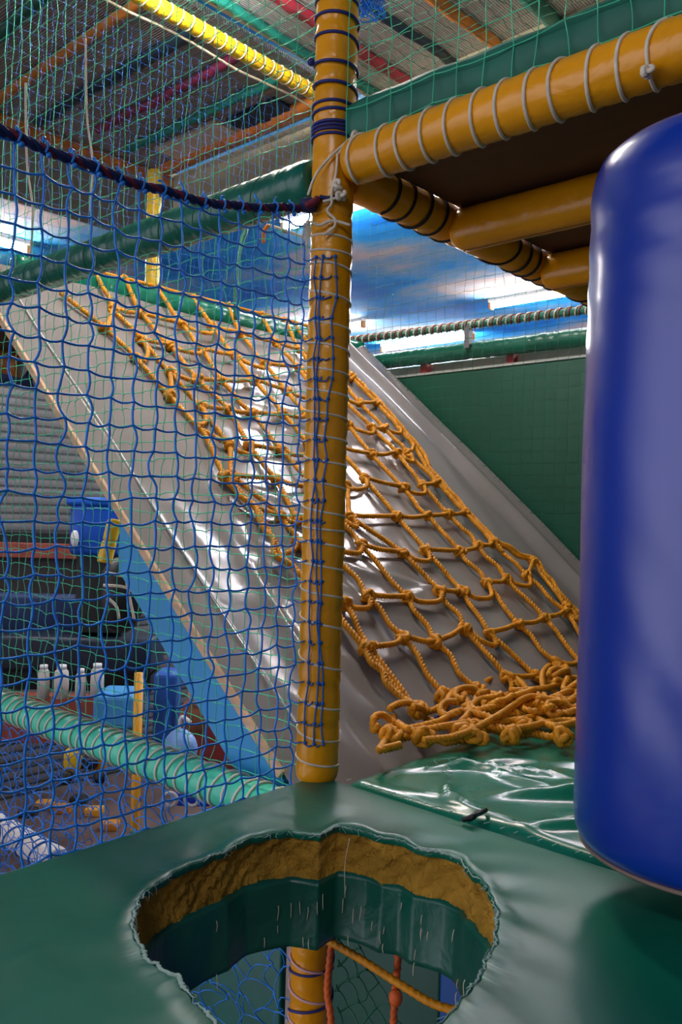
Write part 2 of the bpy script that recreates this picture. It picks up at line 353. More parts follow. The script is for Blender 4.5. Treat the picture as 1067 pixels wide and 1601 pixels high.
strip(1.59, 'x', -3.3, -1.85, .05, TEALS, 'teal strip across the grey overhead panel nearest the dark hatch')
strip(-1.65, 'y', .3, 2.05, .045, TEALS, 'green strip on the bright overhead panel next to the yellow tube')
strip(-1.395, 'y', .3, 2.04, .06, PINK, 'red strip on the bright overhead panel passing behind the post')
strip(-1.15, 'y', .3, 2.04, .045, NAVYS, 'dark grey strip on the bright overhead panel right of the post')
strip(-.89, 'y', .3, 2.05, .055, ORANGE, 'orange strip on the bright overhead panel right of the dark grey one')
strip(-.585, 'y', .3, 2.05, .07, TEALS, 'teal strip at the top edge above the upper deck mat')
strip(1.93, 'x', -3.4, -1.9, .12, ORANGE, 'wide orange strip along the far end of the grey panel')
strip(-3.52, 'y', .5, 2.6, .12, ORANGE, 'wide orange strip between grey and khaki overhead panels')
o = MB().box((-2.5, 1.72, ZP-.03), (-2.1, 1.9, ZP-.004)).build('ceiling_hatch', NAVYS, bevel=.004, smooth=False); tag(o, 'dark navy hatch at the end of the grey overhead panel near the post', 'hatch')
o = MB().box((-3.15, 1.68, ZP-.03), (-2.55, 1.86, ZP-.004)).build('light_diffuser', mat('pale_diffuser', (214, 200, 186), .5), bevel=.004, smooth=False); tag(o, 'pale rectangular diffuser beside the dark hatch overhead', 'light')

# overhead yellow tube with cord
t0, t1 = (-1.75, .2, 2.75), (-1.75, 2.04, 2.75); tb = thing('padded_tube', t0, 'yellow overhead padded tube spiralled with pale cord, running to the post top', 'tube')
tie = list(np.arange(.03, 1.8, .06))
padded(MB(), t0, t1, .036, tie, pinch=.18, seed=4).build('sleeve', YEL2, tb)
winding(MB(), t0, t1, .034, tie, .03, .0035).build('cord_winding', CORDW, tb)
MB().tube(spath([(-1.80, y, 2.70+.008*math.sin(y*9)) for y in np.linspace(.2, 2.0, 10)], .02), .006, 6).build('edge_cord', CORDW, tb)

# ================================================================== MAIN POST
post = thing('padded_post', (0, 0, 0), 'tall yellow padded post in the middle of the photo, laced with white cord', 'post')
PR = .0475
ut = [.08, .16, .24, .31, .345, .43, .5, .6, .7, .8]
padded(MB(), (0, 0, 1.25), (0, 0, 2.85), PR*1.0, [.22+.0]+[.3, .34, .44, .525, .61, .7, .8, .9], pinch=.09, seed=2, endr=.03).build('upper_sleeve', YEL, post)
lt = list(np.arange(.045, 1.22, .085))
padded(MB(), (0, 0, -.005), (0, 0, 1.27), PR, lt, pinch=.05, seed=3, endr=.025).build('lower_sleeve', YEL, post)
padded(MB(), (0, 0, -1.5), (0, 0, -.22), PR, list(np.arange(.1, 1.2, .1)), pinch=.05, seed=5).build('foot_sleeve', YEL, post)
pole_winding([on(505, y, 1, -.03)[2] for y in (372, 392, 416, 462, 505, 541, 577, 612, 648, 682, 720, 757, 800, 828, 850, 885, 930, 975, 1040, 1105, 1160, 1200)], PR-.0015, .0027, ease=.2).build('white_lacing', CORDW, post)
pole_winding([on(520, y, 1, -.03)[2] for y in (-260, -225, -190, -160, -125, -95, -62, -30, 0, 25, 55, 98, 133, 163, 172)], PR, .0036, ease=.6).build('navy_winding', CORDN, post)
pole_winding([on(520, y, 1, -.03)[2] for y in (190, 197, 204, 210)], PR, .0036, ease=.3).build('navy_winding', CORDN, post)
kz = on(487, 107, 1, -.03); bc = MB(); bc.ball(A([-.03, -.05, kz[2]]), .009, 6); bc.build('navy_knot', CORDN, post)
pole_winding(np.arange(-1.0, -.26, .065), PR, .003, ease=.2).build('foot_lacing', mat('pink_cord', (214, 170, 176), .7), post)
pole_winding([-.80, -.66, -.5, -.42, -.30], PR, .003, dirn=1, ease=.6).build('foot_winding', CORDN, post)
# pale cords tied round the joint of post and beams
def cpt(x, y, off=.012):      # a point on the camera side of the post/joint
    d = ray(x, y); t = 1.9-PR-off; return CAM+d*t
for pts in ([(552, 214), (520, 242), (495, 272), (482, 305)], [(528, 240), (526, 270), (519, 300), (519, 318), (512, 330), (524, 343), (522, 356), (506, 368)],
            [(560, 212), (545, 222), (530, 240)], [(505, 315), (519, 312), (535, 306)], [(486, 346), (500, 352), (520, 345), (548, 352)]):
    MB().tube(spath([cpt(*q) for q in pts]), .0032, 6).build('joint_cord', CORDW, post)
def overhand(c, R, r, seed=0):
    t = np.linspace(0, 2*math.pi, 40)[:-1]; P = np.stack([np.sin(t)+1.6*np.sin(2*t), np.cos(t)-1.6*np.cos(2*t), -1.3*np.sin(3*t)], 1)*R/2.6
    return MB().tube(A(c)+P@A(Matrix.Rotation(seed*1.3, 3, 'X')@Matrix.Rotation(seed*.7, 3, 'Z')), r, 6, closed=True)
for i, (q, r_) in enumerate((((557, 212), .010), ((528, 291), .012), ((534, 306), .011))): overhand(cpt(*q), r_, .0048, i).build('cord_knot', CORDW, post)
fr = random.Random(3); kn = MB(); kn.ball(cpt(482, 348), .006, 6)
for q in range(16):
    x, y = fr.uniform(473, 486), fr.uniform(350, 395); kn.tube(spath([cpt(482, 348), cpt(x, (y+345)/2), cpt(x-2, y)]), .0013, 4)
kn.build('frayed_cord_end', CORDW, post)
MB().tube(spath([cpt(*q, .006) for q in [(500, 308), (515, 310), (537, 305)]]), .005, 6).build('joint_rope', NAVY, post)

# ================================================================== UPPER DECK
zb = 1.373
xs = [on(x, y, 1, -.02)[0] for x, y in ((560, 250), (602, 235), (634, 222), (669, 210), (708, 198), (748, 183), (784, 172), (834, 155), (875, 142), (928, 120), (978, 105), (1028, 88))]
b0, b1 = A([.055, 0, zb]), A([1.55, 0, zb]); ties = [x-.055 for x in xs]+[.86, .95, 1.05]
beam = thing('padded_beam', b0, 'thick yellow padded beam with white cord loops, edging the upper deck', 'beam')
padded(MB(), b0, b1, .0495, ties, pinch=.035, wob=.022, seed=8, endr=.03).build('sleeve', YEL, beam)
cw = winding(MB(), b0, b1, .0485, ties, .03, .0036).build('cord_winding', CORDW, beam)
overhand(on(1012, 112, 1, -.05), .010, .0045, 2).build('cord_knot', CORDW, cw)
b0, b1 = A([0, .05, zb]), A([0, 2.38, zb]); tie2 = [on(x, y, 0, 0)[1]-.05 for x, y in ((600, 340), (625, 350), (650, 363), (675, 372), (700, 388), (790, 425), (806, 432), (822, 440), (838, 448), (855, 458), (870, 465))]+list(np.arange(1.2, 2.3, .06))
beam = thing('padded_beam', b0, 'shaded yellow padded beam with dark cord loops, running back under the upper deck', 'beam')
padded(MB(), b0, b1, .0495, tie2, pinch=.05, seed=9).build('sleeve', YEL, beam)
winding(MB(), b0, b1, .0485, tie2, .03, .0042).build('cord_winding', CORDD, beam)
for Y, lab, sd in ((.45, 'nearer yellow padded joist beneath the upper deck board', 11), (.925, 'farther yellow padded joist beneath the upper deck, by the bag', 12)):
    j0, j1 = A([.03, Y, 1.345]), A([1.5, Y, 1.345]); j = thing('padded_joist', j0, lab, 'joist')
    sv = padded(MB(), j0, j1, .052, (), wob=.012, flat=.75, seed=sd, endr=.03).build('sleeve', YEL, j)
    sm = MB(); sm.tube(spath([j0+A([.02, -.0, -.053]), j1+A([0, 0, -.053])], .05), .002, 5); sm.build('seam', mat('dark_seam', (120, 74, 8), .6), sv)
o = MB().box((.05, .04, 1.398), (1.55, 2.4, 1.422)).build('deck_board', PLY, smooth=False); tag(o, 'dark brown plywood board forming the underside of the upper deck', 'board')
# upper deck mat: rounded vinyl edge
um = MB(); prof = [(0, 1.425), (-.012, 1.44), (-.015, 1.465), (-.014, 1.49), (-.008, 1.5), (.004, 1.5), (.03, 1.494), (2.4, 1.49), (2.4, 1.425)]
X = np.linspace(.045, 1.55, 90)
G = np.stack([np.stack([X, y_+0*X+.0025*np.sin(X*37+z_*80)*(y_ < .1), z_+.003*np.sin(X*9)*(z_ > 1.46)], 1) for y_, z_ in prof], 1); um.grid(G)
o = um.build('deck_mat', mat('matte_green_vinyl', (14, 96, 76), .6, bump=.3, bscale=10, var=.15)); tag(o, 'green vinyl mat edge above the yellow beam of the upper deck', 'mat')

# ================================================================== GREEN AND TURQUOISE RAILS OF THE RAMP BAY
g0, g1 = A([-.05, 0, 1.36]), A([-2.6, 0, 1.36]); gt = list(np.arange(.06, 2.5, .075))
gb = thing('padded_beam', g0, 'green padded beam above the ramp, running from the post to the left edge', 'beam')
padded(MB(), g0, g1, .0515, gt, pinch=.04, wob=.03, seed=14, endr=.03).build('sleeve', DKGREEN, gb)
winding(MB(), g0, g1, .05, gt, .03, .0016, k=5).build('cord_winding', NETD, gb)
MB().tube(spath([(-.9-.2*i, .012+.006*math.sin(i*2), 1.415+.004*math.sin(i*3)) for i in range(8)], .02), .006, 6).build('white_edge_cord', CORDW, gb)
q0, q1 = A([-.03, 0, -.1]), A([-2.6, 0, -.1]); qt = []
s_ = .05
while s_ < 2.5: qt += [s_, s_+.022+.01*rng.random()]; s_ += .082+.012*rng.random()
tq = thing('padded_rail', q0, 'turquoise padded rail spiralled with white cord at the lower left', 'rail')
padded(MB(), q0, q1, .046, qt, pinch=.04, wob=.025, seed=15).build('sleeve', TURQ, tq)
winding(MB(), q0, q1, .046, qt, .035, .0036).build('cord_winding', mat('cream_cord', (226, 220, 200), .7), tq)
w0, w1 = A([-3.0, 1.07, -1.4]), A([-5.2, 1.07, -1.4])
wt = thing('padded_rail', w0, 'white padded rail end with pale cords at the lower left edge', 'rail')
padded(MB(), w0, w1, .075, list(np.arange(.1, 2.1, .16)), pinch=.05, seed=16).build('sleeve', mat('white_vinyl', (212, 204, 200), .45, bump=.3), wt)
winding(MB(), w0, w1, .075, list(np.arange(.1, 2.1, .16)), .06, .006).build('cord_winding', NETB, wt)

# ================================================================== CLIMBING RAMP
ramp = thing('climbing_ramp', rp(1.2, 0), 'broad grey vinyl climbing ramp rising to the left behind the post', 'ramp')
zz = np.linspace(-.12, 1.57, 150); YY = np.concatenate([np.linspace(.042, .15, 10), np.linspace(.158, .172, 5), np.linspace(.19, 2.15, 150), np.linspace(2.16, 2.4, 34)])
Zg, Yg = np.meshgrid(zz, YY, indexing='ij'); sg = Zg/.648
h = noise_sum(sg*.6, Yg, 21, [(3, .006), (5, .005), (8, .003), (13, .0015)])
# long folds running with the slope near the foot, pulled towards the lower left corner
fold = np.sin((Yg*1.0+sg*.45)*26+1.2*np.sin(sg*5+Yg*3))*np.exp(-((sg-.1)/.35)**2)*np.exp(-((Yg-.45)/.5)**2)*.007
fold += np.abs(np.sin((Yg*.9-sg*.35)*17+np.sin(sg*7)))**3*np.exp(-((sg-.75)/.28)**2)*np.exp(-((Yg-.55)/.35)**2)*.009
fold += np.abs(np.sin((sg*1.0+Yg*.25)*16+2*np.sin(Yg*3)))**4*.006*np.exp(-((Yg-1.0)/.7)**2)
rid = .035*np.exp(-((Yg-2.27)/.035)**2)+.05*np.clip((Yg-2.2)/.2, 0, 1)
fold += .011*np.exp(-((Yg-.34-.05*np.sin(sg*1.6))/.022)**2)*np.clip((.95-sg)/.4, 0, 1)
for y0, s0, y1, s1, w, a in ((.42, 1.0, .95, .60, .022, .010), (.45, .88, 1.0, .52, .018, .009), (.40, .78, .9, .40, .024, .010), (.5, 1.12, 1.1, .80, .02, .008), (.8, .62, 1.35, .42, .018, .009), (.85, .45, 1.3, .5, .016, .008), (.5, .55, 1.2, .3, .02, .008)):
    dx, dy = y1-y0, s1-s0; L2 = dx*dx+dy*dy; t = ((Yg-y0)*dx+(sg-s0)*dy)/L2; d = ((Yg-y0)*dy-(sg-s0)*dx)/math.sqrt(L2)+.015*np.sin(t*4+s0*9)
    fold += a*np.exp(-(d/w)**2)*np.exp(-((t-.5)/.42)**4)
edge = np.clip((Yg-.18)/.12, 0, 1)**1.3
h = (h+fold)*edge+rid+.002*np.exp(-((Yg-.165)/.006)**2)
G = np.stack([RX0-Zg/SL, Yg, Zg], -1)+RN*h[..., None]
MB().grid(G).build('cover', GREY, ramp)
sl = A([-1/SL, 0, 1.0]); sl /= np.linalg.norm(sl)
MB().obox(rp(1.25, .74, -.04), sl*1.27, A([0, 1.14, 0]), RN*.018).build('slab', PLY, ramp, smooth=False)
e_ = MB().obox(rp(.036, .77, -.004), sl*1.24, A([0, .007, 0]), RN*.012).build('wood_edge', WOOD, ramp, smooth=False, bevel=.003)
MB().tube(spath([rp(.165+.004*math.sin(z*9), z, .008) for z in np.linspace(-.05, 1.5, 20)], .02), .0028, 6).build('crease_tube', WHITE, ramp)  # white tube added to draw the crease where the cover folds over
xa = np.linspace(-.16, -.9, 30); sk = MB()
fr = np.stack([xa, 0*xa+.052, SL*(RX0-xa)-.03], 1); lo = np.stack([xa, 0*xa+.052, np.maximum(SL*(RX0-xa)-.2, -.1)], 1)
R_ = np.stack([fr, lo, lo+A([0, .018, 0]), fr+A([0, .018, 0])], 1); sk.rings(R_); sk.build('side_board', SKIRT, ramp, smooth=False)
# padded bar along the top of the ramp
tp0, tp1 = A([-2.04, .25, 1.575]), A([-2.04, 2.42, 1.575]); tp = thing('padded_bar', tp0, 'green padded bar along the top edge of the grey ramp', 'bar')
padded(MB(), tp0, tp1, .05, (), flat=.7, wob=.03, seed=18).build('sleeve', GREEN2, tp)

# ================================================================== ROPE CLIMBING NET
cn = thing('climbing_net', rp(1.2, .8, .03), 'knotted yellow rope climbing net lying on the grey ramp', 'net')
RR = .0085
rows = {
 1: [(95,458),(148,441),(195,447),(245,458),(300,474),(356,488),(408,500),(446,512),None,None],
 2: [(165,513),(178,484),(222,491),(285,507),(332,510),(377,521),(433,537),(469,546),None,None],
 3: [(213,560),(222,532),(267,541),(317,546),(368,557),(415,569),(467,575),None,None,None],
 4: [(266,620),(267,582),(309,593),(347,595),(399,595),(449,611),None,None,(563,630),None],
 5: [(303,660),(314,636),(359,642),(395,646),(442,646),None,(544,664),(582,668),(601,669),None],
 6: [None,(359,696),(390,697),(442,705),None,None,(581,710),(621,708),(638,709),(647,696)],
 7: [(352,744),(365,744),(389,747),(431,751),(464,756),None,(578,759),(625,756),(655,752),(683,752)],
 8: [None,(440,808),(464,812),None,(549,808),(579,807),(625,806),(661,802),(693,800),(724,797)],
 9: [(440,870),None,None,None,(592,866),(629,861),(675,863),(707,854),(738,849),(772,849)],
 10: [None,(539,943),(575,932),(637,934),(689,924),(722,924),(761,911),(792,905),(824,900),(833,877)],
 11: [(570,1013),(580,1013),(632,997),(681,1003),(727,983),(766,990),(811,976),(852,966),(885,956),None],
 12: [(633,1093),(652,1112),(693,1083),(747,1077),(794,1059),(840,1058),(870,1036),(910,1036),None,None]}
Yd = [.57, .655, .775, .95, 1.15, 1.31, 1.53, 1.70, 1.845, 1.96]
zd = {1: 1.605, 2: 1.445, 3: 1.30, 4: 1.15, 5: 1.01, 6: .86, 7: .72, 8: .585, 9: .46, 10: .325, 11: .19, 12: .05}
K = {}
for r_, ps in rows.items():
    ps = list(ps)
    for s_, q in enumerate(ps):
        if q is not None:
            P = on_ramp(*q, off=.03)
            if r_ > 1 and abs(P[1]-Yd[s_]) > .13: P[1] = Yd[s_]
        else:
            P = rp(Yd[s_]+rng.normal(0, .012), zd[r_]+rng.normal(0, .008), .03)
        if r_ == 1 and s_: P = A([-2.03, Yd[s_] if q is None else on(*q, 0, -2.03)[1], 1.635])
        K[(r_, s_)] = P
def knot_mesh(seed):
    g = np.random.default_rng(seed); mb = MB(); t = np.linspace(0, 2*math.pi, 46)
    # overhand lump: a trefoil of the same rope plus a wrap
    P = np.stack([np.sin(t)+1.55*np.sin(2*t), np.cos(t)-1.55*np.cos(2*t), -1.25*np.sin(3*t)], 1)*.0076
    P[:, 0] *= g.uniform(.85, 1.15); P[:, 1] *= g.uniform(.9, 1.2)
    mb.tube(P[:-1], RR*.92, 12, closed=True, lobes=3, pitch=.036, depth=.2)
    a = np.linspace(0, 2*math.pi*1.15, 40); b = g.uniform(0, 6)
    Q = np.stack([.017*np.cos(a+b), .010*np.sin(2*a), .0155*np.sin(a+b)], 1)
    mb.tube(Q, RR*.9, 12, lobes=3, pitch=.036, depth=.2)
    me = mb.mesh('knot'); me.materials.append(ROPE); return me
KM = [knot_mesh(i) for i in range(4)]
def put_knot(P, sc=1.0):
    o = bpy.data.objects.new('knot', random.choice(KM)); COL.objects.link(o)
    o.location = A(P)-A(cn.location); o.parent = cn
    o.rotation_euler = (random.uniform(-.8, .8), random.uniform(-.8, .8), random.uniform(0, 6.28)); o.scale = [sc*random.uniform(.9, 1.15) for _ in range(3)]
    return o
for (r_, s_), P in K.items():
    if s_ in (0, 9) and r_ not in (2, 3, 4, 7, 11, 10): continue
    put_knot(P, 1.0 if r_ > 1 else .8)
for s_ in range(10):
    P = []
    for r_ in range(1, 13):
        a = K[(r_, s_)]; P.append(a)
        if r_ < 12:
            b = K[(r_+1, s_)]; sag = RN*random.uniform(-.006, .006)+A([0, random.uniform(-.008, .008)*(1 if r_ < 8 else 2.4), 0]); P.append(a*.7+b*.3-sag*(r_ > 8)*.6); P.append((a+b)/2+sag*.3); P.append(a*.3+b*.7+sag)
    e = P[-1]; P.append(e+A([.06, random.uniform(-.03, .03), -.02]))
    mb = MB(); mb.tube(spath(P, .0024), RR, 15, lobes=3, pitch=.04, depth=.25, ref=RN); mb.build('rope_strand', ROPE, cn)
    if s_ in (0, 9):          # doubled edge rope
        P2 = [p_+A([.004, (-.02 if s_ == 0 else .022)+random.uniform(-.012, .012), .006]) for p_ in (P[25:] if s_ == 0 else P)]
        mb = MB(); mb.tube(spath(P2, .0024), RR, 15, lobes=3, pitch=.04, depth=.25, ref=RN); mb.build('edge_rope', ROPE, cn)
slope_dn = -sl
for r_ in range(1, 13):
    P = []
    for s_ in range(1 if r_ == 1 else 0, 10):
        a = K[(r_, s_)]; P.append(a+RN*.004)
        if s_ < 9:
            b = K[(r_, s_+1)]; slack = random.choice([.012, .03, .045, .058, .07]) if r_ > 1 else .004
            if (s_+r_) % 2 == 0: slack = random.choice([.004, .008, .014])
            u_ = random.uniform(.35, .65)
            if slack > .025:
                P.append(a*.78+b*.22+slope_dn*slack*.75+RN*.004); P.append(a*.3+b*.7+slope_dn*slack+RN*.003); P.append(a*.08+b*.92+slope_dn*slack*.45+RN*.008)
            else: P.append(a*(1-u_)+b*u_+slope_dn*slack+RN*.006)
    mb = MB(); mb.tube(spath(P, .0024), RR*.97, 15, lobes=3, pitch=.04, depth=.25, ref=RN); mb.build('cross_rope', ROPE, cn)
# the slack foot of the net heaped on the mat
hp = MB(); g = random.Random(12)
def heap_pt(u, v, z):       # u along the heap, v from the ramp to its front
    yy = .30+u*1.45; front = -.02+.24*min(1, u/.38); back = -.2
    return A([back+(front-back)*v, yy, z+max(0, SL*(RX0-(back+(front-back)*v)))])
front = [on(*q, 2, .022) for q in ((596, 1170), (612, 1160), (640, 1152), (672, 1150), (700, 1160), (735, 1152), (765, 1140), (800, 1148), (830, 1146), (860, 1152), (886, 1152))]
hp.tube(spath(front, .0024), RR*1.05, 15, lobes=3, pitch=.04, depth=.25)
for ln in ([(615, 1120), (612, 1145), (600, 1165), (594, 1172), (625, 1165)], [(640, 1140), (690, 1128), (720, 1112), (760, 1118), (790, 1128), (850, 1118), (900, 1112), (930, 1100)],
           [(660, 1158), (720, 1150), (780, 1120), (830, 1090), (880, 1095), (935, 1085)], [(780, 1100), (830, 1118), (870, 1135), (925, 1120), (945, 1105)],
           [(620, 1130), (650, 1142), (700, 1135), (745, 1130), (800, 1140), (870, 1128), (930, 1128)], [(800, 1080), (860, 1075), (900, 1060), (935, 1065)],
           [(840, 1130), (880, 1122), (920, 1108), (950, 1090)], [(690, 1120), (705, 1085), (725, 1080), (733, 1110), (722, 1130)], [(745, 1120), (742, 1092), (760, 1082), (785, 1092), (790, 1112)],
           [(850, 1075), (852, 1050), (872, 1032), (890, 1050), (890, 1078)], [(760, 1065), (790, 1055), (815, 1065), (828, 1085)]):
    zz_ = g.uniform(.02, .06); hp.tube(spath([on(x+g.uniform(-3, 3), y, 2, zz_+g.uniform(-.012, .015)) for x, y in ln], .0024), RR, 15, lobes=3, pitch=.04, depth=.25)
for i in range(30):
    u, v = g.uniform(.02, 1)**.9, g.uniform(.25, .95); c = heap_pt(u, v, g.uniform(.015, .06)); ra, rb = g.uniform(.03, .09), g.uniform(.02, .05); a0 = g.uniform(0, 6.28); tl = g.uniform(-.2, 1.1)
    n = 7; arc = g.uniform(2.2, 5.6)
    P = []
    for k_ in range(n):
        t = a0+arc*k_/(n-1); lx, ly = rb*math.cos(t), ra*math.sin(t); P.append(c+A([lx*math.cos(tl), ly, max(-c[2]+.01, abs(lx)*math.sin(tl))+g.uniform(0, .015)])); P[-1][2] = max(P[-1][2], SL*(RX0-P[-1][0])+.012)
    hp.tube(spath(P, .003), RR, 12, lobes=3, pitch=.04, depth=.25)
o = hp.build('rope_heap', ROPE, cn); o['kind'] = 'stuff'
for x, y in ((612, 1150), (655, 1110), (694, 1090), (722, 1145), (743, 1150), (750, 1080), (800, 1120), (800, 1150), (835, 1095), (870, 1100), (905, 1090), (880, 1152), (662, 1152), (820, 1135), (770, 1105), (915, 1118), (850, 1110), (780, 1092)):
    put_knot(on(x, y, 2, .04), 1.1)
ft = MB(); ft.tube(spath([on(x, y, 2, .05) for x, y in ((700, 1125), (690, 1118), (682, 1122), (700, 1105))]), .005, 6); ft.tube(spath([on(x, y, 2, .05) for x, y in ((795, 1095), (805, 1100), (812, 1092))]), .006, 6)
ft.build('navy_tie', NAVY, cn)

# ================================================================== DECK MAT WITH HOLE
mt = thing('deck_mat', (.45, -.45, 0), 'green vinyl deck mat with a ragged round hole cut through it', 'mat')
hpx = [(207,1440),(214,1410),(240,1385),(300,1352),(355,1330),(385,1312),(420,1305),(455,1300),(500,1306),(530,1292),(575,1300),(600,1310),(630,1314),(650,1325),(700,1335),(722,1345),(735,1362),(760,1385),(776,1415),(779,1450),(768,1490),(752,1525),(735,1550),(690,1598)]
hole = [on(x, y, 2, 0)[:2] for x, y in hpx]
c0 = A([.45, -.45]); near = [(.71, -.64), (.66, -.72), (.58, -.765)]
hole += [A(q) for q in near]+[on(x, y, 2, 0)[:2] for x, y in ((335, 1601), (300, 1560), (275, 1532), (235, 1505), (213, 1475))]
hole = A(hole); ang = np.arctan2(hole[:, 1]-c0[1], hole[:, 0]-c0[0]); rad = np.linalg.norm(hole-c0, axis=1); od = np.argsort(ang); ang, rad = ang[od], rad[od]
NA = 480; th = np.linspace(-math.pi, math.pi, NA, endpoint=False)
def hr(t): return np.interp((t+math.pi) % (2*math.pi)-math.pi, ang, rad, period=2*math.pi)
hrad = hr(th); jag = .0016*np.sin(th*43+2*np.sin(th*5))+.0018*np.sin(th*17+1)+rng.normal(0, .0006, NA); hrj = hrad+jag
MX0, MX1, MY0, MY1 = -.016, 1.5, -1.7, .026
cs, sn = np.cos(th), np.sin(th)
ex = np.where(cs > 0, (MX1-c0[0])/np.maximum(cs, 1e-6), (MX0-c0[0])/np.minimum(cs, -1e-6)); ey = np.where(sn > 0, (MY1-c0[1])/np.maximum(sn, 1e-6), (MY0-c0[1])/np.minimum(sn, -1e-6))
er_ = np.minimum(ex, ey)
rings = []
def ring(rv, z): return np.stack([c0[0]+rv*cs, c0[1]+rv*sn, z+0*th], 1)
lip = [(.001, -.012), (-.002, -.006), (-.002, -.001), (.003, .002)]
for d_, z in lip: rings.append(ring(hrj+d_, z))
F_ = np.concatenate([np.linspace(.04, .93, 46), [.95, .97, .985]])
for f in F_:
    rv = hrj+.006+(er_-.012-hrj-.006)*f; x, y = c0[0]+rv*cs, c0[1]+rv*sn
    dh = (rv-hrj); z = .0035*np.exp(-(dh/.02)**2)+noise_sum(x, y, 31, [(5, .0022), (9, .0022), (15, .0012)])*np.clip(dh/.03, 0, 1)
    z = z+.0022*np.exp(-(dh/.06)**2)*np.sin(th*9+2)+.0012*np.exp(-(dh/.08)**2)*np.sin(th*19+rv*30)
    z = z*(1-f**8)
    # round the outer edges down
    rings.append(np.stack([x, y, z], 1))
for d_, z in ((.004, -.004), (.0, -.012), (0, -.085)): rings.append(ring(er_-d_, z))
cov = MB().rings(np.stack(rings), caps=False).build('cover', GREEN, mt)
fo = MB(); fr_ = []
for i, z in enumerate(np.linspace(-.006, -.087, 16)):
    fr_.append(ring(hrad+.004+.0022*np.sin(th*23+i*.6)+.002*np.sin(th*41-i*.9)+.0018*rng.normal(0, 1, NA)+.006*math.sin(i/15*math.pi), z))
fo.rings(np.stack(fr_), caps=False); fo.build('foam_core', FOAM, mt)
ln = MB(); lr = [ring(hrad+.07, -.0875)]
for i, z in enumerate(np.linspace(-.086, -.205, 14)):
    lr.append(ring(hrad*.985+.003*np.sin(th*4+i*.1)+.0012*np.sin(th*13+1-i*.3)-.012*(i/13), z))
lr.append(ring(hrad*.985+.02, -.215)); ln.rings(np.stack(lr), caps=False); lin_o = ln.build('lower_lining', DKGREEN, mt)
MB().box((MX0+.01, MY0, -.21), (c0[0]-.36, MY1-.01, -.09)).build('frame_board', PLY, mt, smooth=False)
fy = MB(); fn = noise_sum(th*2, th*0, 77, [(3, .5), (7, .4), (13, .4), (31, .3)]); fy.tube(ring(hrj-.002+.0012*rng.normal(0, 1, NA), .0005)+A([0, 0, 1.0])*(rng.normal(0, .0008, NA)[:, None]), np.clip(.0014+.0016*fn, .0003, .004), 5, closed=True)
for i in range(130):
    t = random.uniform(-math.pi, math.pi); r0 = float(hr(A([t]))[0]); d = A([math.cos(t), math.sin(t), 0]); tg = A([-d[1], d[0], 0]); p_ = A([c0[0], c0[1], .001])+d*r0
    fy.tube(spath([p_, p_-d*random.uniform(.002, .006)+tg*random.uniform(-.006, .006)+A([0, 0, random.uniform(-.006, .004)]), p_-d*random.uniform(.002, .009)+tg*random.uniform(-.012, .012)-A([0, 0, random.uniform(.0, .014)])], .004), .0006, 3)
o = fy.build('frayed_edge', FRAY, cov); o['kind'] = 'stuff'
st = MB()
for i in range(60):
    t = random.uniform(-.3, 3.2); r0 = float(hr(A([t]))[0])*.985-.004; d = A([math.cos(t), math.sin(t), 0]); p_ = A([c0[0], c0[1], 0])+d*r0; z = random.uniform(-.1, -.2)
    r0 -= .012*(-.086-z)/.119; p_ = A([c0[0], c0[1], 0])+d*(r0-.003)
    st.tube(spath([p_+A([0, 0, z]), p_+A([0, 0, z-.008])-d*.003, p_+A([random.uniform(-.003, .003), 0, z-random.uniform(.012, .028)])-d*.003], .004), .0009, 4)
o = st.build('loose_threads', CORDW, lin_o); o['kind'] = 'stuff'
MB().tube(spath([A([.27, -.19, -.01]), A([.262, -.192, -.06]), A([.268, -.196, -.12])], .01), .0008, 4).build('hanging_thread', CORDW, mt)

# neighbouring mat, wrinkled and shiny
wm = thing('deck_mat', (.8, .6, 0), 'shiny wrinkled green vinyl mat at the foot of the ramp, behind the hole mat', 'mat')
xs_ = np.linspace(0, 1, 130); ys_ = np.linspace(0, 1, 150); Ug, Vg = np.meshgrid(xs_, ys_, indexing='ij')
Xg = .045+Ug*1.4; Yg = .034+Vg*2.2
Xg = Xg-.02*np.sin(Vg*3)*(1-Ug)
h = noise_sum(Xg, Yg, 41, [(4, .004), (7, .003), (12, .0012)])
for (x0, y0, x1, y1, w, a) in ((.15, .09, .62, .06, .012, .012), (.10, .30, .45, .42, .012, .010), (.22, .34, .50, .30, .016, .012), (.42, .40, .72, .22, .02, .016), (.35, .18, .55, .42, .018, .014), (.45, .05, .75, .30, .014, .012), (.2, .2, .35, .07, .012, .009), (.5, .2, .7, .12, .014, .014), (.08, .2, .3, .5, .014, .008), (.3, .5, .6, .55, .02, .01)):
    dx, dy = x1-x0, y1-y0; L2 = dx*dx+dy*dy; t = ((Xg-x0)*dx+(Yg-y0)*dy)/L2; d = ((Xg-x0)*dy-(Yg-y0)*dx)/math.sqrt(L2)+.012*np.sin(t*5+x0*40)
    h += 1.5*a*np.exp(-(d/w)**2)*np.exp(-((t-.5)/.42)**4)
edge = np.minimum(np.minimum(Ug*1.4, Vg*2.2), 1)/.03; er2 = np.where(edge < 1, np.sqrt(np.clip(1-(1-edge)**2, 0, 1)), 1)
h = h*np.clip(edge/2, 0, 1)-.05*(1-er2)
cov = MB().grid(np.stack([Xg, Yg, h-.002], -1)).build('cover', GREEN2, wm)
MB().box((.07, .05, -.1), (1.44, 2.2, -.045)).build('foam_base', FOAM, wm, smooth=False)
sm = MB()
for i in range(26):
    x = .07+i*.03+random.uniform(-.01, .01); sm.tube(spath([(x, .027, .004), (x+.006, .033, .007), (x+random.uniform(-.004, .014), .041, .003)], .003), .0009, 4)
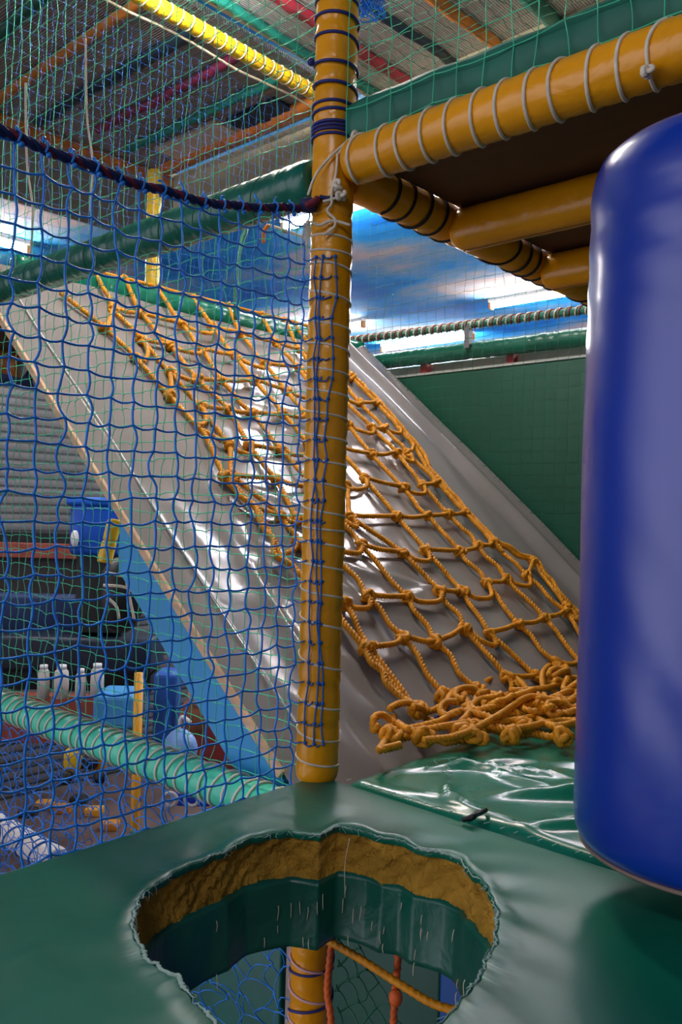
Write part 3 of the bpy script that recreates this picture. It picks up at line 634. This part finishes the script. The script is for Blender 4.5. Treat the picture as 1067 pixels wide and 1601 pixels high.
for i in range(9):
    c_ = on(697+random.uniform(-10, 10), 1196+random.uniform(-14, 16), 2, .012); sm.tube(spath([c_, c_+A([random.uniform(-.02, .02), random.uniform(-.02, .02), .004]), c_+A([random.uniform(-.03, .03), random.uniform(-.03, .03), -.002])], .004), .0009, 4)
o = sm.build('seam_threads', FRAY, cov); o['kind'] = 'stuff'
bk = MB(); bk.tube(spath([on(724, 1282, 2, .008), on(738, 1277, 2, .017), on(750, 1272, 2, .016), on(760, 1266, 2, .014)], .004), A([.005]), 7)
bk.tube(spath([on(733, 1281, 2, .01), on(741, 1276, 2, .02), on(748, 1270, 2, .01)], .004), .006, 7)
bk.build('black_tie', BLACK, wm)

# dark strip filling the gap at the ramp foot
o = MB().box((-.2, .03, -.16), (.06, 2.4, -.1)).build('foot_strip', mat('dark_strip', (34, 32, 38), .8), smooth=False); tag(o, 'dark strip in the gap between ramp foot and green mat', 'board')

# ================================================================== PUNCH BAG
bc_ = at(1132, 800, 1.31); BR = .212
bag = thing('punch_bag', (bc_[0], bc_[1], .085), 'big blue vinyl punch bag hanging at the right edge', 'bag')
pr = [(.001, .09), (.1, .088), (.17, .089), (.192, .093), (.203, .1), (.2095, .115), (BR, .14)]+[(BR, z) for z in np.arange(.17, 1.12, .02)]+[(.211, 1.125), (.207, 1.145), (.199, 1.162), (.186, 1.174), (.16, 1.182), (.1, 1.186), (.001, 1.187)]
def bmod(t, z):
    w = noise_sum(t*.35, z, 51, [(4, .006), (7, .004), (12, .0022)]); dr = np.exp(-((z-.45)/.25)**2)*np.exp(-((np.angle(np.exp(1j*(t-math.radians(-75))))/.5))**2)
    return 1+w+.012*dr*np.sin(z*38+t*9)+.006*np.exp(-((z-1.02)/.12)**2)*np.sin(z*90+t*6)
body = MB().lathe(pr, 96, bc_[:2], bmod).build('body', BLUE, bag)
t = np.linspace(0, 2*math.pi, 97)[:-1]
MB().tube(np.stack([bc_[0]+.2*np.cos(t), bc_[1]+.2*np.sin(t), .0935+0*t], 1), .0035, 6, closed=True).build('base_piping', mat('tan_piping', (122, 104, 92), .7), body)
sb = MB().obox(A([bc_[0], bc_[1], 1.28]), A([.025, 0, 0]), A([0, .004, 0]), A([0, 0, .1])); sb.build('strap', BLACK, bag, smooth=False)

# ================================================================== SCREEN WALL BEHIND THE RAMP
sw = thing('screen_wall', (0, 2.45, 0), 'dark green vinyl screen wall beyond the right side of the ramp', 'wall panel')
MB().box((-1.9, 2.43, -.3), (1.6, 2.47, 1.385)).build('panel', PANEL, sw, smooth=False)
MB().box((-1.9, 2.42, 1.385), (1.6, 2.475, 1.397)).build('top_edge', mat('pale_edge', (170, 178, 172), .6), sw, smooth=False)
MB().box((-1.95, 2.56, 1.2), (1.6, 2.58, 1.47)).build('grey_backing', mat('beige_board', (150, 146, 140), .7), sw, smooth=False)
for x in (-1.62, -1.05, -.4): MB().box((x-.022, 2.5, 1.3), (x+.022, 2.54, 1.52)).build('red_post', RED, sw, smooth=False)
r0, r1 = A([-2.0, 2.47, 1.505]), A([1.6, 2.47, 1.475]); rl = thing('padded_rail', r0, 'wrinkled green padded rail along the top of the screen wall', 'rail')
padded(MB(), r0, r1, .046, list(np.arange(.2, 3.4, .13)), pinch=.05, wob=.05, seed=61).build('sleeve', DKGREEN, rl)
r0, r1 = A([-2.15, 2.42, 1.645]), A([1.6, 2.42, 1.57]); rl = thing('rope_rail', r0, 'thin rail wound with green, white and red cord above the screen wall', 'rail')
MB().tube([r0, r1], .02, 12).build('bar', mat('grey_green', (44, 110, 96), .5), rl)
sp = list(np.arange(.03, 3.6, .055)); winding(MB(), r0, r1, .02, sp, .05, .005, start=1).build('white_winding', CORDW, rl); winding(MB(), r0, r1, .02, [s+.027 for s in sp], .06, .004).build('red_winding', RED, rl)
pz = on(738, 530, 1, 2.45); MB().box((pz[0]-.016, 2.4, 1.5), (pz[0]+.016, 2.43, 1.62)).build('bracket', STEEL, rl, smooth=False)

# far padded post and hanging rope behind the ramp
fp = at(239, 400, 5); o = MB().box((-3.3, .25, 1.43), (-2.1, 2.4, 1.47)).build('landing_board', PLY, smooth=False); tag(o, 'plywood landing behind the top of the grey ramp', 'board')
o = thing('padded_post', (fp[0], fp[1], 1.47), 'slim yellow padded post standing beyond the ramp top', 'post')
padded(MB(), (fp[0], fp[1], 1.47), (fp[0], fp[1], 2.6), .042, list(np.arange(.3, 3.5, .35)), pinch=.1, seed=71).build('sleeve', YEL2, o)
hp_ = [at(x, y, 4.2) for x, y in ((385, 355), (376, 385), (370, 430), (369, 500))]; hp_[0][2] += .0
o = MB().tube(spath([at(392, 300, 4.2)]+hp_, .02), .012, 8, lobes=3, pitch=.06).build('hanging_rope', NETD); tag(o, 'dark green rope hanging against the sky left of the post', 'rope')
tg = thing('cord_tassel', at(415, 365, 2.6), 'small orange tassel on a cord just left of the post below the big rope', 'tassel')
MB().tube(spath([at(412, 380, 2.6), at(413, 362, 2.6), at(420, 352, 2.6)], .004), A([.006]), 7).build('tuft', mat('orange_cloth', (224, 128, 40), .7), tg)
MB().tube(spath([at(420, 352, 2.6), at(440, 358, 2.6), at(478, 372, 2.6)], .01), .004, 6).build('cord', CORDW, tg)

# ================================================================== NETS
def rope_z(Y): return np.interp(Y, [-1.4, -1.15, -.95, -.768, -.634, -.479, -.296, -.081, -.04], [1.33, 1.26, 1.222, 1.204, 1.199, 1.197, 1.214, 1.268, 1.285])
NX = -.03
def bmask(U, V): return (V-.1 < rope_z(-.055-U)+.004)
bn = net('safety_net', (NX, -.055, -.1), (0, -1, 0), (0, 0, 1), 25, 32, .048, .0447, .0022, NETB2, 'near blue square-mesh safety net hung from a thick rope left of the post', mask=bmask, jit=.0035, sag=.004, knot=2.0, k=6)
yy = np.linspace(-.04, -1.4, 60); P = np.stack([NX+0*yy, yy, rope_z(yy)+.002*np.sin(yy*40)], 1)
P = spath(P, .004); d = np.arange(len(P))*.004; T = np.gradient(P, axis=0); T /= np.linalg.norm(T, axis=1)[:, None]; n1 = np.cross(T, [1.0, 0, 0]); 
for i, mm in ((0, NAVY), (1, MAROON), (2, NAVY)):
    a = d/.055*2*math.pi+i*2*math.pi/3; Q = P+.0048*(np.cos(a)[:, None]*A([1.0, 0, 0])+np.sin(a)[:, None]*n1)
    o = MB().tube(Q, .0052 if i != 1 else .0046, 8, ref=A([1.0, 0, 0])).build('head_rope_strand', mm, bn)
o = MB().ball(A([NX+.02, -.065, 1.277]), .022, 8, (.8, 1, .8)).build('rope_knot', NAVY, bn); MB().tube(spath([A([NX+.03, -.05, 1.292]), A([NX+.045, -.068, 1.28]), A([NX+.03, -.085, 1.266])], .003), .008, 7).build('rope_knot', MAROON, bn)
for i in range(1, 25):
    tt = MB()
    y = -.055-i*.048; z = float(rope_z(y)); tt.tube(spath([(NX+.009, y, z-.010), (NX+.011, y+.003, z+.004), (NX+.002, y, z+.012), (NX-.010, y+.003, z), (NX, y-.003, z-.011)], .003), .0022, 5)
    tt.tube(spath([(NX+.004, y, z+.01), (NX+.002, y+random.uniform(-.004, .004), z+.017), (NX, y+random.uniform(-.01, .01), z+random.uniform(.015, .028))], .003), .0022, 5)
    tt.ball((NX+.008, y+.006, z-.012), .005, 5); tt.build('tie', NETB2, bn)
# where the net laps round the post
lap = MB(); zs = np.arange(.09, 1.2, .0447)
for j, a in enumerate((-84, -62, -42)):
    aa = np.radians(a+10*np.sin(zs*(3+j)+j)+rng.normal(0, 3, len(zs))); rr_ = PR+.004
    lap.tube(spath(np.stack([rr_*np.cos(aa), rr_*np.sin(aa), zs], 1), .012), .0019, 5)
    for a_, z in zip(aa, zs): lap.ball((rr_*math.cos(a_), rr_*math.sin(a_), z), .0045, 4)
    if j < 2:
        for i, z in enumerate(zs):
            b_ = np.radians((-62, -42)[j]); P = [((PR+.003)*math.cos(t), (PR+.003)*math.sin(t), z-.006*math.sin(math.pi*k_/5)+.004*random.uniform(-1, 1)) for k_, t in enumerate(np.linspace(aa[i], b_, 6))]; lap.tube(spath(P, .01), .0017, 5)
for i, z in enumerate(zs): lap.tube(spath([(NX, -.058, z), (NX+.012, -.054, z-.006), (.0, -PR-.004, z)], .01), .0017, 5)
lap.build('lapped_edge', NETB, bn)
net('safety_net', (-.04, -.02, 1.3), (-1, 0, 0), (0, 0, -1), 48, 29, .05, .0475, .0013, NETG, 'fine green net hung from the green padded beam over the turquoise rail', jit=.004, sag=.003, knot=1.8, k=4)
net('safety_net', (-.05, -.02, 1.4), (-1, 0, 0), (0, 0, 1), 34, 24, .059, .06, .0012, NETG, 'green net stretched above the green padded beam at the upper left', jit=.003, sag=.002, knot=1.8, k=4)
net('safety_net', (.06, -.022, 1.42), (1, 0, 0), (0, 0, 1), 24, 24, .058, .06, .0012, NETG, 'green net rising over the upper deck mat to the right of the post', jit=.003, sag=.002, knot=2.0, k=4)
net('roof_net', (-1.7, .05, 2.72), (1, 0, 0), (0, 1, 0), 40, 28, .07, .07, .0012, NETD, 'dark green net spread flat below the bright overhead panel', jit=.003, sag=.004, knot=2.0, k=4)
net('safety_net', (-1.82, .1, 1.62), (0, 1, 0), (0, 0, 1), 46, 24, .045, .045, .0007, NETB, 'fine blue net under the yellow overhead tube, behind the green nets', jit=.004, sag=.003, knot=1.8, k=4)
net('safety_net', (-1.95, 2.38, .0), (1, 0, 0), (0, 0, 1), 50, 42, .062, .062, .0011, NETD, 'green net hung in front of the screen wall and the sky ceiling', jit=.003, sag=.002, knot=1.7, k=4)
net('safety_net', (-.05, .0, -.17), (-1, 0, 0), (0, 0, -1), 42, 24, .052, .052, .0017, NETB2, 'slack tangled blue net below the turquoise rail', jit=.014, sag=.016, knot=2.0, k=4)
net('safety_net', (-1.9, .6, -.3), (0, -1, 0), (0, 0, -1), 24, 26, .055, .055, .0017, NETB2, 'deeper blue net in the lower level behind the turquoise rail', jit=.012, sag=.014, knot=2.0, k=4)
r2 = math.sqrt(.5)
net('safety_net', (.0, .03, -.24), (r2, 0, -r2), (-r2, 0, -r2), 31, 31, .04, .04, .0022, NETD, 'dark green diamond net below deck, seen through the hole', mask=lambda U, V: (U-V > .07) & (U+V < 1.7), jit=.004, sag=.004, knot=2.4, k=4)
# under the deck, seen through the hole
o = MB().box((-.54, .52, -2.2), (-.01, .55, -.42)).build('crash_pad', PANEL, bevel=.01); tag(o, 'dark green padded panel below deck, behind the diamond net', 'panel')
o = MB().box((0, .5, -2.2), (1.44, .55, -.115)).build('crash_pad', mat('deep_blue_vinyl', (20, 84, 160), .4), bevel=.01); tag(o, 'blue padded panel below deck at the right of the hole view', 'panel')
o = MB().box((-1.4, .45, -2.2), (-.56, .48, -.62)).build('crash_pad', mat('teal_vinyl', (24, 96, 84), .4, var=.2), bevel=.01); tag(o, 'teal padded panel below deck, left of the post foot in the hole', 'panel')
ro = thing('climbing_rope', on(520, 1480, 1, -.06), 'orange twisted rope slanting across the diamond net below the hole', 'rope')
MB().tube(spath([on(x, y, 1, -.07) for x, y in ((512, 1470), (560, 1497), (620, 1535), (680, 1570), (740, 1585))], .003), .0075, 10, lobes=3, pitch=.05, depth=.17).build('strand', ROPE, ro)
ro = thing('climbing_rope', on(620, 1485, 1, -.04), 'orange rope hanging straight down in the hole, right of the post foot', 'rope')
MB().tube(spath([on(x, y, 1, -.04) for x, y in ((623, 1470), (622, 1510), (618, 1550), (615, 1610), (612, 1700))], .003), .0068, 10, lobes=3, pitch=.05, depth=.17).build('strand', mat('orange_rope', (206, 92, 30), .6, bump=.5, bscale=220, bdist=.002, var=.2, vscale=30), ro)
MB().ball(on(619, 1560, 1, -.045), .014, 8, (1, 1, 1.3)).build('knot', MATS['orange_rope'], ro)
ro = thing('climbing_rope', on(516, 1480, 1, -.06), 'orange and red rope running down beside the yellow post foot', 'rope')
MB().tube(spath([on(x, y, 1, -.065) for x, y in ((520, 1465), (516, 1500), (512, 1550), (518, 1601), (514, 1700))], .003), .007, 10, lobes=3, pitch=.05, depth=.17).build('strand', MATS['orange_rope'], ro)

for (x, y0, y1, d_), lab in (((46, 250, 405, 2.2), 'loose white cord hanging near the left edge below the big rope'), ((140, 180, 330, 2.3), 'loose white cord hanging in front of the grey overhead panel')):
    o = MB().tube(spath([at(x-6, y0-120, d_), at(x-4, y0, d_), at(x+5, (y0+y1)/2, d_), at(x+1, y1, d_)], .01), .0028, 5).build('hanging_string', CORDW); tag(o, lab, 'string', 'loose cords hanging in the nets')
tf = thing('twine_tuft', at(580, 12, 1.8), 'tangle of bright blue twine tied to the net right of the post top', 'twine'); fr = random.Random(5); tm_ = MB()
P = [at(566, 2, 1.8)]
for q in range(40): P.append(at(fr.uniform(562, 602), fr.uniform(-6, 34 if q % 3 else 14), 1.8+fr.uniform(-.02, .02)))
tm_.tube(spath(P, .004), .0012, 4); tm_.build('twine', NETB2, tf)
# ================================================================== HALL CLUTTER BEYOND THE NETS
def bx(mb, x0, y0, x1, y1, d, th):     # a box standing in the hall facing the camera side, thickness th
    a = at(x0, y1, d); b = at(x1, y1, d); t = at(x0, y0, d); c = (a+b)/2; ex = (b-a)/2; ex[2] = 0; hh = (t[2]-a[2])/2
    dirn = A([-fw[1], fw[0], 0]); 
    return mb.obox(A([c[0], c[1], a[2]+hh])+fw*th/2, rt0*np.linalg.norm(ex), fw*th/2, A([0, 0, hh]))
def clutter(name, px, d, th, m_, label, cat, bevel=.03, group=None):
    o = bx(MB(), *px, d, th).build(name, m_, bevel=bevel, smooth=False); return tag(o, label, cat, group)
DBLUE = mat('dark_blue_cloth', (18, 40, 92), .6, var=.2); DARK = mat('dark_brown_board', (46, 36, 36), .6, var=.2); DKNAVY = mat('deep_navy_board', (12, 20, 44), .5, var=.2)
ct = thing('snack_counter', at(60, 950, 8.5), 'dark counter with a brick red top band beneath the grey shutter', 'counter')
bx(MB(), -60, 868, 150, 935, 8.5, .5).build('front', DARK, ct, smooth=False, bevel=.01); bx(MB(), -60, 846, 150, 870, 8.46, .6).build('top_band', BRICK, ct, smooth=False, bevel=.01)
bx(MB(), -60, 830, 150, 846, 8.5, .5).build('shelf', BLACK, ct, smooth=False)
sf = thing('bench_seat', at(60, 1050, 7.6), 'long navy bench seat in front of the dark counter', 'bench')
bx(MB(), -80, 926, 190, 998, 7.8, .18).build('backrest', DBLUE, sf, bevel=.05); bx(MB(), -80, 992, 235, 1048, 7.4, .6).build('seat', DKNAVY, sf, bevel=.04); bx(MB(), -60, 1048, 235, 1075, 7.6, .4).build('base', BLACK, sf, smooth=False)
bn_ = thing('storage_bin', at(150, 988, 7.55), 'bright blue plastic bin on a dark stand, half behind the wooden ramp edge', 'bin')
bx(MB(), 106, 786, 200, 868, 7.42, .36).build('body', mat('bright_blue_plastic', (14, 80, 190), .3), bn_, bevel=.05); bx(MB(), 102, 776, 204, 790, 7.4, .4).build('lid', mat('bright_blue_lid', (18, 96, 208), .3), bn_, bevel=.03)
bx(MB(), 116, 866, 190, 989, 7.5, .26).build('stand', BLACK, bn_, bevel=.01)
MB().ball(at(117, 842, 7.38), .05, 7, (1, .6, 1.6)).build('white_cloth', WHITE, bn_)
yr = thing('foam_roller', at(172, 870, 5.6), 'yellow padded roller in two sections beside the blue bin', 'roller')
y0, y1 = at(180, 812, 5.6), at(163, 880, 5.6); padded(MB(), y1, (y0+y1)/2, .05, (), seed=81).build('section', YEL2, yr); padded(MB(), (y0+y1)/2, y0, .048, (), seed=82).build('section', YEL2, yr)
bp_ = thing('equipment_pack', at(190, 960, 5.8), 'black bundle with pale straps under the yellow roller', 'pack')
mb = MB(); mb.ball(at(190, 930, 5.9), .21, 10, (.8, .8, 1.3)); mb.build('body', BLACK, bp_)
mb = MB()
for q in ([(165, 895), (200, 903), (214, 915)], [(162, 915), (195, 918), (212, 928)], [(168, 935), (182, 948), (186, 968)], [(196, 898), (204, 940), (210, 968)]): mb.tube(spath([at(x, y, 5.6) for x, y in q], .02), .011, 6)
mb.build('strap', CORDW, bp_)
gp = thing('guard_post', at(214, 1290, 6), 'thin yellow post standing on the hall floor behind the turquoise rail', 'post')
gq = at(214, 1180, 6); MB().tube([(gq[0], gq[1], -2.7), (gq[0], gq[1], at(214, 1052, 6)[2])], .032, 12).build('pole', mat('yellow_paint', (214, 150, 20), .45), gp); MB().lathe([(.1, -2.7), (.1, -2.68), (.04, -2.67)], 16, (gq[0], gq[1])).build('base', STEEL, gp)
for i, (x, y, w_, c_) in enumerate(((68, 1068, 9, WHITE), (96, 1068, 11, WHITE), (152, 1066, 10, WHITE), (126, 1074, 8, WHITE))):
    c = at(x, y, 6.9); hh = .12
    o = thing('plastic_canister', c-A([0, 0, hh]), ['pale canister at the left end of the row below the navy bench', 'wide pale canister second in the row below the navy bench', 'pale canister nearest the yellow hall post', 'short pale canister third in the row below the navy bench'][i], 'canister', 'canisters below the bench')
    MB().lathe([(.001, c[2]-hh), (w_*.0052, c[2]-hh), (w_*.0055, c[2]), (w_*.005, c[2]+hh*.8), (w_*.003, c[2]+hh)], 16, c[:2]).build('body', mat('pale_plastic', (200, 190, 186), .5), o)
    MB().lathe([(w_*.0036, c[2]+hh), (w_*.0036, c[2]+hh+.03), (.001, c[2]+hh+.032)], 16, c[:2]).build('cap', WHITE, o)
clutter('low_partition', (-40, 1084, 175, 1160), 7.2, .12, BRICK, 'brick red low partition behind the pale canisters', 'partition', .01)
clutter('play_block', (143, 1086, 208, 1140), 6.6, .4, mat('pale_blue_foam', (60, 140, 200), .6), 'light blue foam block left of the yellow hall post', 'block', .04)
clutter('play_block', (236, 1052, 272, 1180), 6.8, .3, mat('mid_blue_foam', (20, 78, 160), .5), 'tall mid blue foam block right of the yellow hall post', 'block', .04)
clutter('play_block', (300, 1062, 420, 1215), 6.6, .4, mat('dark_red_foam', (120, 36, 36), .6, var=.2), 'dark red foam block under the sky blue ramp side', 'block', .05)
rk = thing('soft_toy', at(318, 1140, 6.2), 'brown and cream soft toy sitting against the dark red block', 'toy')
mb = MB(); c = at(305, 1120, 6.3); mb.ball(c, .13, 9, (1, .8, 1.1)); mb.build('body', mat('brown_plush', (136, 84, 58), .9, var=.3), rk); MB().ball(c+A([.05, 0, .17]), .09, 8).build('head', mat('cream_plush', (170, 130, 110), .9, var=.2), rk)
bgb = thing('carrier_bag', at(285, 1190, 5.6), 'pale blue carrier bag slumped behind the turquoise rail', 'bag')
c = at(283, 1168, 5.6); MB().ball(c, .12, 9, (1.1, .8, 1)).build('body', mat('pale_blue_plastic', (120, 160, 215), .4, bump=.6, bscale=25), bgb); MB().tube(spath([c+A([-.03, 0, .1]), c+A([0, 0, .2]), c+A([.06, .03, .17])], .01), .012, 6).build('handle', WHITE, bgb)
yt = thing('ride_on_toy', at(120, 1215, 6.6), 'yellow ride-on toy with dark saddle below the turquoise rail', 'toy')
bx(MB(), 96, 1172, 124, 1208, 6.6, .25).build('front', mat('toy_yellow', (230, 190, 20), .35), yt, bevel=.05); bx(MB(), 146, 1182, 164, 1212, 6.7, .25).build('rear', mat('toy_ochre', (200, 140, 20), .35), yt, bevel=.04); bx(MB(), 118, 1186, 150, 1204, 6.65, .2).build('saddle', BLACK, yt, bevel=.03)
for x in (104, 156): 
    c = at(x, 1216, 6.55); MB().tube([c-rt0*0+fw*-.03, c+fw*.03], .05, 16).build('wheel', BLACK, yt)
st_ = thing('toy_scooter', at(285, 1250, 5.8), 'blue toy scooter with pale wheels low beside the turquoise rail', 'toy')
bx(MB(), 272, 1235, 330, 1262, 6.0, .15).build('deck', mat('scooter_blue', (24, 56, 170), .4), st_, bevel=.03)
for x in (266, 300):
    c = at(x, 1250, 5.75); t = np.linspace(0, 2*math.pi, 25)[:-1]; MB().tube(c+.045*(np.cos(t)[:, None]*rt0+np.sin(t)[:, None]*up0), .014, 8, closed=True).build('wheel', mat('pale_rubber', (170, 166, 170), .6), st_)
lf = thing('side_beam', at(20, 570, 4.4), 'short orange padded beam under the ramp head at the left edge', 'beam')
a, b = at(-60, 545, 4.6), at(38, 572, 4.6); padded(MB(), a, b, .07, (), seed=91).build('sleeve', mat('orange_vinyl', (176, 104, 26), .45, var=.2), lf)
lf = thing('side_beam', at(30, 595, 4.9), 'short navy padded beam below the orange one at the left edge', 'beam')
a, b = at(-60, 580, 4.9), at(56, 592, 4.9); padded(MB(), a, b, .06, (), seed=92).build('sleeve', DBLUE, lf)
# toy bricks strewn on the hall floor
tc_ = [(220, 150, 30), (190, 120, 30), (40, 40, 46), (200, 160, 40), (150, 60, 40)]
for i, (x, y) in enumerate(((70, 1258), (98, 1264), (124, 1250), (148, 1268), (172, 1290), (44, 1270))):
    c = on(x, y, 2, -2.66); o = MB().obox(c, rt0*.09, fw*.07, A([0, 0, .04])).build('toy_brick', mat('brick_%d' % (i % 3), tc_[i % 3], .5), bevel=.01)
    tag(o, ['ochre toy brick on the hall floor, farthest left but one', 'dark yellow toy brick beside the dark one on the hall floor', 'dark toy brick in the middle of the floor row', 'ochre toy brick right of the dark one on the hall floor', 'dark yellow toy brick nearest the yellow hall post', 'dark toy brick at the left end of the floor row'][i], 'toy', 'toy bricks on the hall floor')

# ================================================================== LIGHT
wd = bpy.data.worlds.new('world'); S.world = wd; wd.use_nodes = True
wn, wl = wd.node_tree.nodes, wd.node_tree.links; bg = wn['Background']; bg.inputs[0].default_value = (.9, .87, 1.0, 1)
tc = wn.new('ShaderNodeTexCoord'); dp = wn.new('ShaderNodeVectorMath'); dp.operation = 'DOT_PRODUCT'; dp.inputs[1].default_value = (-.39, -.91, .12)
wl.new(tc.outputs['Generated'], dp.inputs[0]); mr = wn.new('ShaderNodeMapRange'); mr.interpolation_type = 'SMOOTHSTEP'
for k_, v_ in (('From Min', .72), ('From Max', .99), ('To Min', .09), ('To Max', 2.1)): mr.inputs[k_].default_value = v_
wl.new(dp.outputs['Value'], mr.inputs['Value']); wl.new(mr.outputs['Result'], bg.inputs[1])
S.view_settings.view_transform = 'Standard'; S.view_settings.look = 'None'; S.view_settings.gamma = 1; S.view_settings.use_curve_mapping = False
S.view_settings.exposure = 0.0
S.cycles.sample_clamp_indirect = 4; S.cycles.max_bounces = 7
